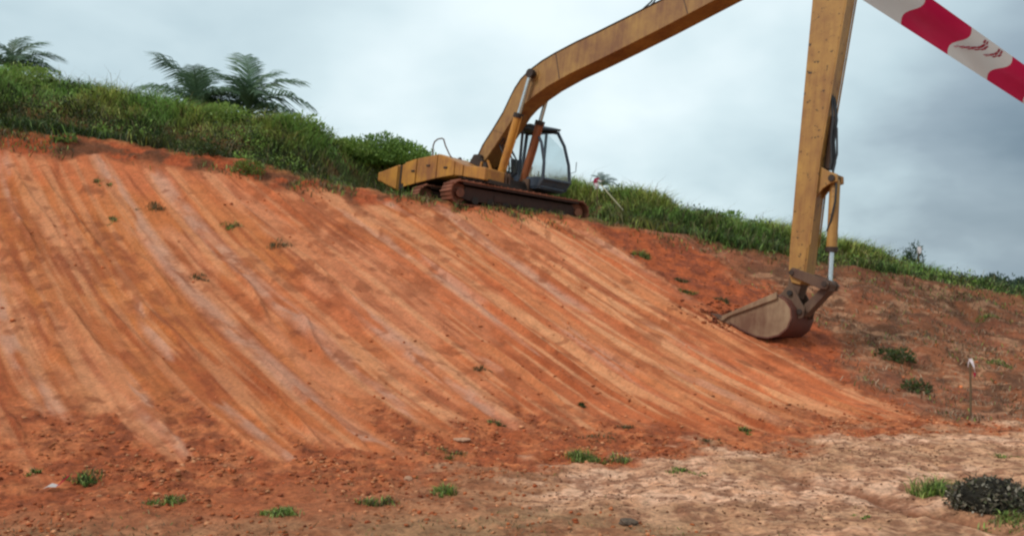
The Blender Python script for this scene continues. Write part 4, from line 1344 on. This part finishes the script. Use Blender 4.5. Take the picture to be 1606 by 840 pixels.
LIME = [(0.20, 0.29, 0.05), (0.16, 0.25, 0.04), (0.24, 0.31, 0.08)]
MIX = GREENS + STRAW
OL = DARKS + STRAW
for t in (
        ('largest bright green tuft at the foot of the bank below its middle', 922, 722, 0.36, 0.17, 520, LIME),
        ('thin dark tuft trailing right of the largest bright tuft', 972, 722, 0.24, 0.10, 160, MIX),
        ('yellow-green flat tuft at the top edge of the pale sand', 1070, 738, 0.28, 0.07, 190, LIME),
        ('low olive tuft at the foot of the bank above the largest bright tuft', 935, 684, 0.34, 0.07, 170, OL),
        ('dark flat weed beside the low olive tuft above the bright one', 985, 672, 0.18, 0.08, 120, OL),
        ('upright green tuft left of the pale sand patch', 695, 775, 0.15, 0.15, 200, GREENS),
        ('pale scrubby tuft on the rough clods left of the upright one', 590, 790, 0.22, 0.13, 190, MIX),
        ('dense green tuft nearest the bottom edge on the left', 442, 806, 0.25, 0.10, 300, GREENS),
        ('flat dark green tuft left of the dense one near the bottom', 268, 788, 0.26, 0.10, 240, DARKS + GREENS),
        ('dark green tuft shading the red scrap on the left', 135, 752, 0.22, 0.13, 260, GREENS + DARKS),
        ('small green sprig near the left edge above the red scrap', 50, 742, 0.10, 0.12, 80, GREENS),
        ('bright green clump against the left side of the dark heap', 1462, 776, 0.27, 0.26, 520, LIME + GREENS),
        ('green weeds in front of the dark heap at the bottom right', 1582, 812, 0.34, 0.12, 320, GREENS + MIX),
        ('small green sprig on the pale sand left of the dark heap', 1347, 810, 0.10, 0.06, 70, GREENS),
        ('sparse green tuft on the flat at the far right edge', 1575, 716, 0.22, 0.06, 120, LIME),
        ('dark green weed at the foot of the scraped bank under the bucket', 1166, 675, 0.17, 0.10, 150, DARKS + GREENS),
        ('thin dark weed left of the one under the bucket', 1112, 692, 0.2, 0.06, 110, OL),
        ('grey-green weed on the lower bank left of centre foot', 705, 712, 0.30, 0.08, 170, OL + GREENS),
        ('dark weed on the scraped bank below its middle', 780, 664, 0.14, 0.10, 110, DARKS + MIX),
        ('small dark weed low on the scraped bank right of centre', 912, 636, 0.13, 0.09, 100, DARKS),
        ('faint dry weed in the middle of the scraped bank', 756, 580, 0.18, 0.08, 110, OL),
        ('dark weed high on the left of the scraped bank', 158, 288, 0.22, 0.12, 120, DARKS + MIX),
        ('wide dry weed high on the scraped bank under the palms', 240, 328, 0.42, 0.13, 200, OL),
        ('small tuft below the wide dry weed on the left bank', 178, 347, 0.22, 0.09, 110, DARKS + MIX),
        ('drooping green weed on the scraped bank right of the wide dry one', 362, 356, 0.28, 0.12, 170, DARKS + GREENS),
        ('dry twiggy weed on the upper bank left of the excavator', 435, 385, 0.34, 0.12, 150, OL),
        ('dry weed patch in the left middle of the scraped bank', 318, 438, 0.30, 0.09, 120, OL),
        ('green weed in the red soil nearest the right end of the tracks', 1006, 402, 0.26, 0.22, 260, DARKS + GREENS),
        ('yellowish weed in the red soil halfway between tracks and bucket', 1080, 460, 0.26, 0.13, 220, LIME + DARKS),
        ('dark weed above the yellowish one in the red soil', 1066, 442, 0.22, 0.14, 140, DARKS),
        ('dark weed just above the bucket teeth', 1135, 473, 0.26, 0.13, 150, OL + DARKS),
        ('green tuft on the brown bank under the ridge at far right', 1548, 498, 0.30, 0.14, 180, GREENS),
        ('dark weed on the brown bank right of the stake', 1562, 570, 0.36, 0.12, 180, DARKS + MIX)):
    add_tuft(t[0], *t[1:6], t[6], seed=hash(t[0]) % 1000 if False else int(t[1] * 7 + t[2]), )
for px, py, dims, n, lab, seed in ((1402, 562, (0.52, 0.4, 0.32), 520, 'dark green shrub on the red soil right of the bucket', 61),
                                   (1436, 612, (0.36, 0.3, 0.22), 300, 'small dark shrub at the edge of the scraped bank near the stake', 62)):
    X, Y, Zg = hit(px, py)
    add_bush('low_shrub', lab, (X, Y, Zg - 0.04), dims, n, [(0.05, 0.075, 0.02), (0.04, 0.055, 0.018), (0.075, 0.11, 0.025), (0.09, 0.07, 0.035)], seed, leaf=(0.05, 0.12), group='low shrubs beside the scraped bank', lumps=6, stems=3)


# ------------------------------------------------------------------ dark heap at the right, stones, litter
def lump(name, loc, dims, seed, mat, sub=4, rough=0.25, colf=None):
    import bmesh
    rng = np.random.RandomState(seed)
    bm = bmesh.new()
    bmesh.ops.create_icosphere(bm, subdivisions=sub, radius=1)
    me = bpy.data.meshes.new(name)
    bm.to_mesh(me); bm.free()
    n = len(me.vertices)
    V = np.empty(n * 3, np.float32); me.vertices.foreach_get('co', V); V = V.reshape(-1, 3).astype(float)
    d = 1 + rough * (fbm(V[:, 0] * 1.3 + V[:, 2], V[:, 1] * 1.3 - V[:, 2] * 0.7, seed, 4) - 0.5) * 2
    d += rough * 0.6 * (fbm(V[:, 0] * 5 + V[:, 2] * 3, V[:, 1] * 5 - V[:, 2] * 4, seed + 9, 3) - 0.5)
    V = V * d[:, None] * np.array(dims)
    me.vertices.foreach_set('co', V.astype(np.float32).ravel())
    cols = colf(V, rng) if colf else None
    if cols is not None:
        a = me.attributes.new('col', 'FLOAT_COLOR', 'POINT')
        c = np.ones((n, 4), np.float32); c[:, :3] = cols
        a.data.foreach_set('color', c.ravel())
    me.update()
    o = link(name, me, mat)
    o.location = loc
    return o


X, Y, Zg = hit(1554, 794)
root = empty('dead_brush_heap', (X, Y, Zg))
tag(root, 'dark speckled heap of dead brush on the flat at the right edge', 'brush heap')


def heapcol(V, rng):
    return np.array((0.028, 0.024, 0.017)) * (1 + 0.3 * rng.randn(len(V), 1)).clip(0.4, 2)


core = lump('heap_core', (0, 0, 0.06), (0.36, 0.27, 0.23), 71, M_soil, 4, 0.30, heapcol)
core.parent = root
rng = np.random.RandomState(72)
n = 2600
u = rng.randn(n, 3); u /= np.linalg.norm(u, axis=1, keepdims=True); u[:, 2] = np.abs(u[:, 2])
pos = u * np.array([0.41, 0.31, 0.28]) * (0.78 + 0.34 * rng.rand(n, 1)) * (0.82 + 0.36 * vn(u[:, 0] * 2.2, u[:, 1] * 2.2 + u[:, 2] * 2, 5))[:, None]
col = pal(rng, n, [(0.095, 0.078, 0.05), (0.135, 0.115, 0.078), (0.06, 0.048, 0.034), (0.085, 0.09, 0.045)], 0.3)
pale = rng.rand(n) < 0.16
col[pale] = pal(rng, pale.sum(), [(0.36, 0.32, 0.25), (0.27, 0.235, 0.18)])
V, T, C = leaves(pos, rng.randn(n, 3), 0.03 + 0.05 * rng.rand(n), col, rng, 0.5)
o = link('dead_leaves', raw_mesh('dead_leaves', V, T, C), M_leaf, root)
o['kind'] = 'stuff'
tw_ = MB()
for i in range(60):
    k = rng.randint(n); p = pos[k]; d = rng.randn(3) * 0.10; d[2] = abs(d[2]) * 0.6
    tw_.tube([tuple(p * 0.8), tuple(p * 0.95 + d * 0.5), tuple(p + d)], [0.006, 0.005, 0.002], 4)
tw_.build('twigs', M_trunk, root)['kind'] = 'stuff'

M_stone_dark = flat_mat('dark_stone', (0.085, 0.055, 0.036), rough=0.9, noise=0.5, scale=25)
M_stone_pale = flat_mat('pale_stone', (0.40, 0.21, 0.125), rough=0.9, noise=0.3, scale=25)
for px, py, d, m, lab, seed in (
        (985, 822, (0.10, 0.07, 0.045), M_stone_dark, 'dark flat stone on the sand at the bottom of the picture', 81),
        (1320, 702, (0.045, 0.04, 0.03), M_stone_pale, 'pale stone at the foot of the bank below the bucket', 82),
        (1296, 716, (0.05, 0.04, 0.03), M_stone_pale, 'second pale stone a little nearer than the one below the bucket', 83),
        (640, 752, (0.06, 0.05, 0.04), M_stone_pale, 'pale lump among the orange clods left of the sand', 84),
        (725, 690, (0.14, 0.08, 0.03), M_stone_pale, 'long pale slab of clay lying at the foot of the bank', 85),
        (1205, 806, (0.04, 0.035, 0.022), M_stone_pale, 'small pale stone on the sand right of the dark flat one', 86)):
    X, Y, Zg = hit(px, py)
    o = lump('stone', (X, Y, Zg + d[2] * 0.35), d, seed, m, 3, 0.35)
    tag(o, lab, 'stone', 'stones at the foot of the bank')

# red and white scrap on the left
X, Y, Zg = hit(82, 770)
sc = empty('tape_scrap', (X, Y, Zg))
tag(sc, 'torn red and white plastic scrap on the soil at the left edge', 'plastic scrap')
a = MB()
gridp = [(-0.10, -0.03), (-0.03, -0.05), (0.05, -0.02), (-0.09, 0.03), (-0.02, 0.04), (0.06, 0.05)]
zz = [0.03, 0.06, 0.05, 0.04, 0.085, 0.06]
a.add([(p[0], p[1], z) for p, z in zip(gridp, zz)], [(0, 1, 4, 3), (1, 2, 5, 4)]).build('white_piece', M_white, sc)
b_ = MB().add([(0.05, -0.02, 0.052), (0.11, 0.02, 0.12), (0.16, 0.05, 0.17), (0.06, 0.05, 0.062), (0.13, 0.06, 0.13), (0.18, 0.08, 0.17)], [(0, 1, 4, 3), (1, 2, 5, 4)])
b_.build('red_piece', M_red, sc)


# ------------------------------------------------------------------ marker stakes with ribbon
def ribbon(pts, w, m, parent, name='ribbon'):
    mb = MB()
    vs = []
    for i, p in enumerate(pts):
        p = Vector(p)
        s = Vector((math.cos(i * 0.5), math.sin(i * 0.5) * 0.6, 0.1)) * w / 2
        vs += [p - s, p + s]
    return mb.add(vs, [(2 * i, 2 * i + 1, 2 * i + 3, 2 * i + 2) for i in range(len(pts) - 1)]).build(name, m, parent)


X, Y, Zg = hit(1522, 652)
s = empty('marker_stake', (X, Y, Zg))
tag(s, 'thin wooden stake with white ribbon standing at the foot of the brown bank', 'marker stake', 'marker stakes')
MB().tube([(0, 0, -0.1), (0.004, 0, 0.5), (-0.01, 0, 1.04)], [0.022, 0.021, 0.018], 7).build('stick', M_wood, s)
ribbon([(-0.012, -0.02, 1.05), (-0.05, -0.03, 0.99), (-0.058, -0.03, 0.90)], 0.035, M_ribbon, s)
ribbon([(-0.012, -0.022, 1.055), (0.02, -0.03, 0.98), (0.05, -0.035, 0.90), (0.07, -0.03, 0.80)], 0.07, M_ribbon, s)
ribbon([(0.05, -0.045, 0.80), (0.06, -0.04, 0.75), (0.05, -0.04, 0.71)], 0.05, M_red, s, 'red_ribbon')

b0 = at(936, 285, 29.0)
g = gz(b0.x, b0.y)
s = empty('marker_stake', (b0.x, b0.y, g))
tag(s, 'stake with red and white ribbon in the ridge grass right of the cab', 'marker stake', 'marker stakes')
hh = b0.z - g
MB().tube([(0, 0, -0.1), (0.02, 0, hh + 0.1)], 0.016, 6).build('stick', M_wood, s)
ribbon([(0.0, -0.03, hh + 0.12), (-0.05, -0.04, hh + 0.0), (-0.04, -0.05, hh - 0.12)], 0.17, M_red, s, 'red_ribbon')
ribbon([(-0.02, -0.06, hh - 0.04), (0.0, -0.06, hh - 0.14), (-0.04, -0.06, hh - 0.24)], 0.13, M_ribbon, s)
ribbon([(0.02, -0.03, hh + 0.05), (0.16, -0.04, hh + 0.0), (0.26, -0.04, hh + 0.05)], 0.10, M_ribbon, s)
a = at(946, 294, 28.6); b = at(969, 320, 28.0)
pole = MB().tube([b + (b - a) * 0.35 - a, Vector((0, 0, 0)), (a - b) * 0.15], 0.017, 7).build('leaning_pole', M_palestick)
pole.location = a
tag(pole, 'pale pole leaning in the ridge grass beside the ribboned stake', 'pole')

b0 = at(1440, 392, 31.0)
g = gz(b0.x, b0.y)
s = empty('marker_stake', (b0.x, b0.y, g))
tag(s, 'short stake with pale ribbon in front of the small dark ridge tree', 'marker stake', 'marker stakes')
hh = b0.z - g
MB().tube([(0, 0, -0.1), (0.02, 0, hh + 0.1)], 0.016, 6).build('stick', M_wood, s)
ribbon([(0.03, -0.03, hh + 0.12), (0.0, -0.04, hh - 0.02), (-0.06, -0.05, hh - 0.12)], 0.13, M_ribbon, s)
ribbon([(0.06, -0.03, hh + 0.06), (0.04, -0.04, hh - 0.12)], 0.10, M_ribbon, s)


# ------------------------------------------------------------------ barrier tape close to the camera
def build_tape():
    root = empty('barrier_tape', at(1520, 90, 1.0))
    tag(root, 'red and white striped barrier tape stretched across the top right corner', 'barrier tape')
    base = root.location.copy()
    lx = [960, 1090, 1205, 1315, 1413, 1486, 1548, 1604, 1656, 1704, 1750]
    ux = [1010, 1135, 1250, 1357, 1452, 1524, 1588, 1646, 1700, 1750, 1798]
    lowp = lambda x: (x, 39 + 0.642 * (x - 1413))
    upp = lambda x: (x, 43 + 0.715 * (x - 1524))
    NV = 12

    def pt(a, v, lift=0.0):
        # a: position along the tape in band units, v: 0 lower edge .. 1 upper edge
        i = min(int(a), len(lx) - 2); t = a - i
        p0 = lowp(lx[i] + (lx[i + 1] - lx[i]) * t); p1 = upp(ux[i] + (ux[i + 1] - ux[i]) * t)
        sh_ = -6.0 * math.sin(2 * math.pi * v)
        x = p0[0] + (p1[0] - p0[0]) * v - sh_ * -1.0 * 1.0
        y = p0[1] + (p1[1] - p0[1]) * v - sh_ * -0.66
        dep = 1.0 - 0.034 * v * v - 0.002 * math.sin(2 * math.pi * v + 0.3) + 0.003 * math.sin(a * 2.1) + 0.0012 * math.sin(a * 5.3 + v * 7) - lift
        return at(x, y, dep) - base
    for i in range(len(lx) - 1):
        red = i % 2 == 0
        mb = MB(); vs = []
        NA = 8
        for k in range(NA + 1):
            for j in range(NV + 1):
                vs.append(pt(i + k / NA * 0.9999, j / NV))
        w = NV + 1
        fs = [(k * w + j, (k + 1) * w + j, (k + 1) * w + j + 1, k * w + j + 1) for k in range(NA) for j in range(NV)]
        o = mb.add(vs, fs).build('red_band' if red else 'white_band', M_red if red else M_white, root, smooth=True)
        if i == 5:
            # worn red lettering, hardly legible: two short rows of leaning strokes
            for row in (((0.10, 0.33, 0.040), (0.18, 0.40, 0.070), (0.25, 0.48, 0.095), (0.31, 0.57, 0.11), (0.355, 0.67, 0.11), (0.37, 0.77, 0.10), (0.355, 0.88, 0.085)),
                        ((0.56, 0.60, 0.06), (0.63, 0.69, 0.10), (0.68, 0.79, 0.11), (0.70, 0.90, 0.09))):
                for (a0, v0, wd) in row:
                    for q, (da, dv) in enumerate(((-0.45, 0.0), (0.25, 0.004))):
                        c0 = 5 + a0 + da * wd
                        ww = wd * (0.50 if q else 0.62)
                        h0 = 0.055
                        pts = [pt(c0 - ww / 2, v0 - h0 + dv, 0.002), pt(c0 + ww / 2, v0 - h0 * 0.8 + dv, 0.002), pt(c0 + ww / 2 + 0.02, v0 + h0 + dv, 0.002), pt(c0 - ww / 2 + 0.03, v0 + h0 * 0.9 + dv, 0.002)]
                        MB().add(pts, [(0, 1, 2, 3)]).build('printed_stroke', M_print, o)


build_tape()
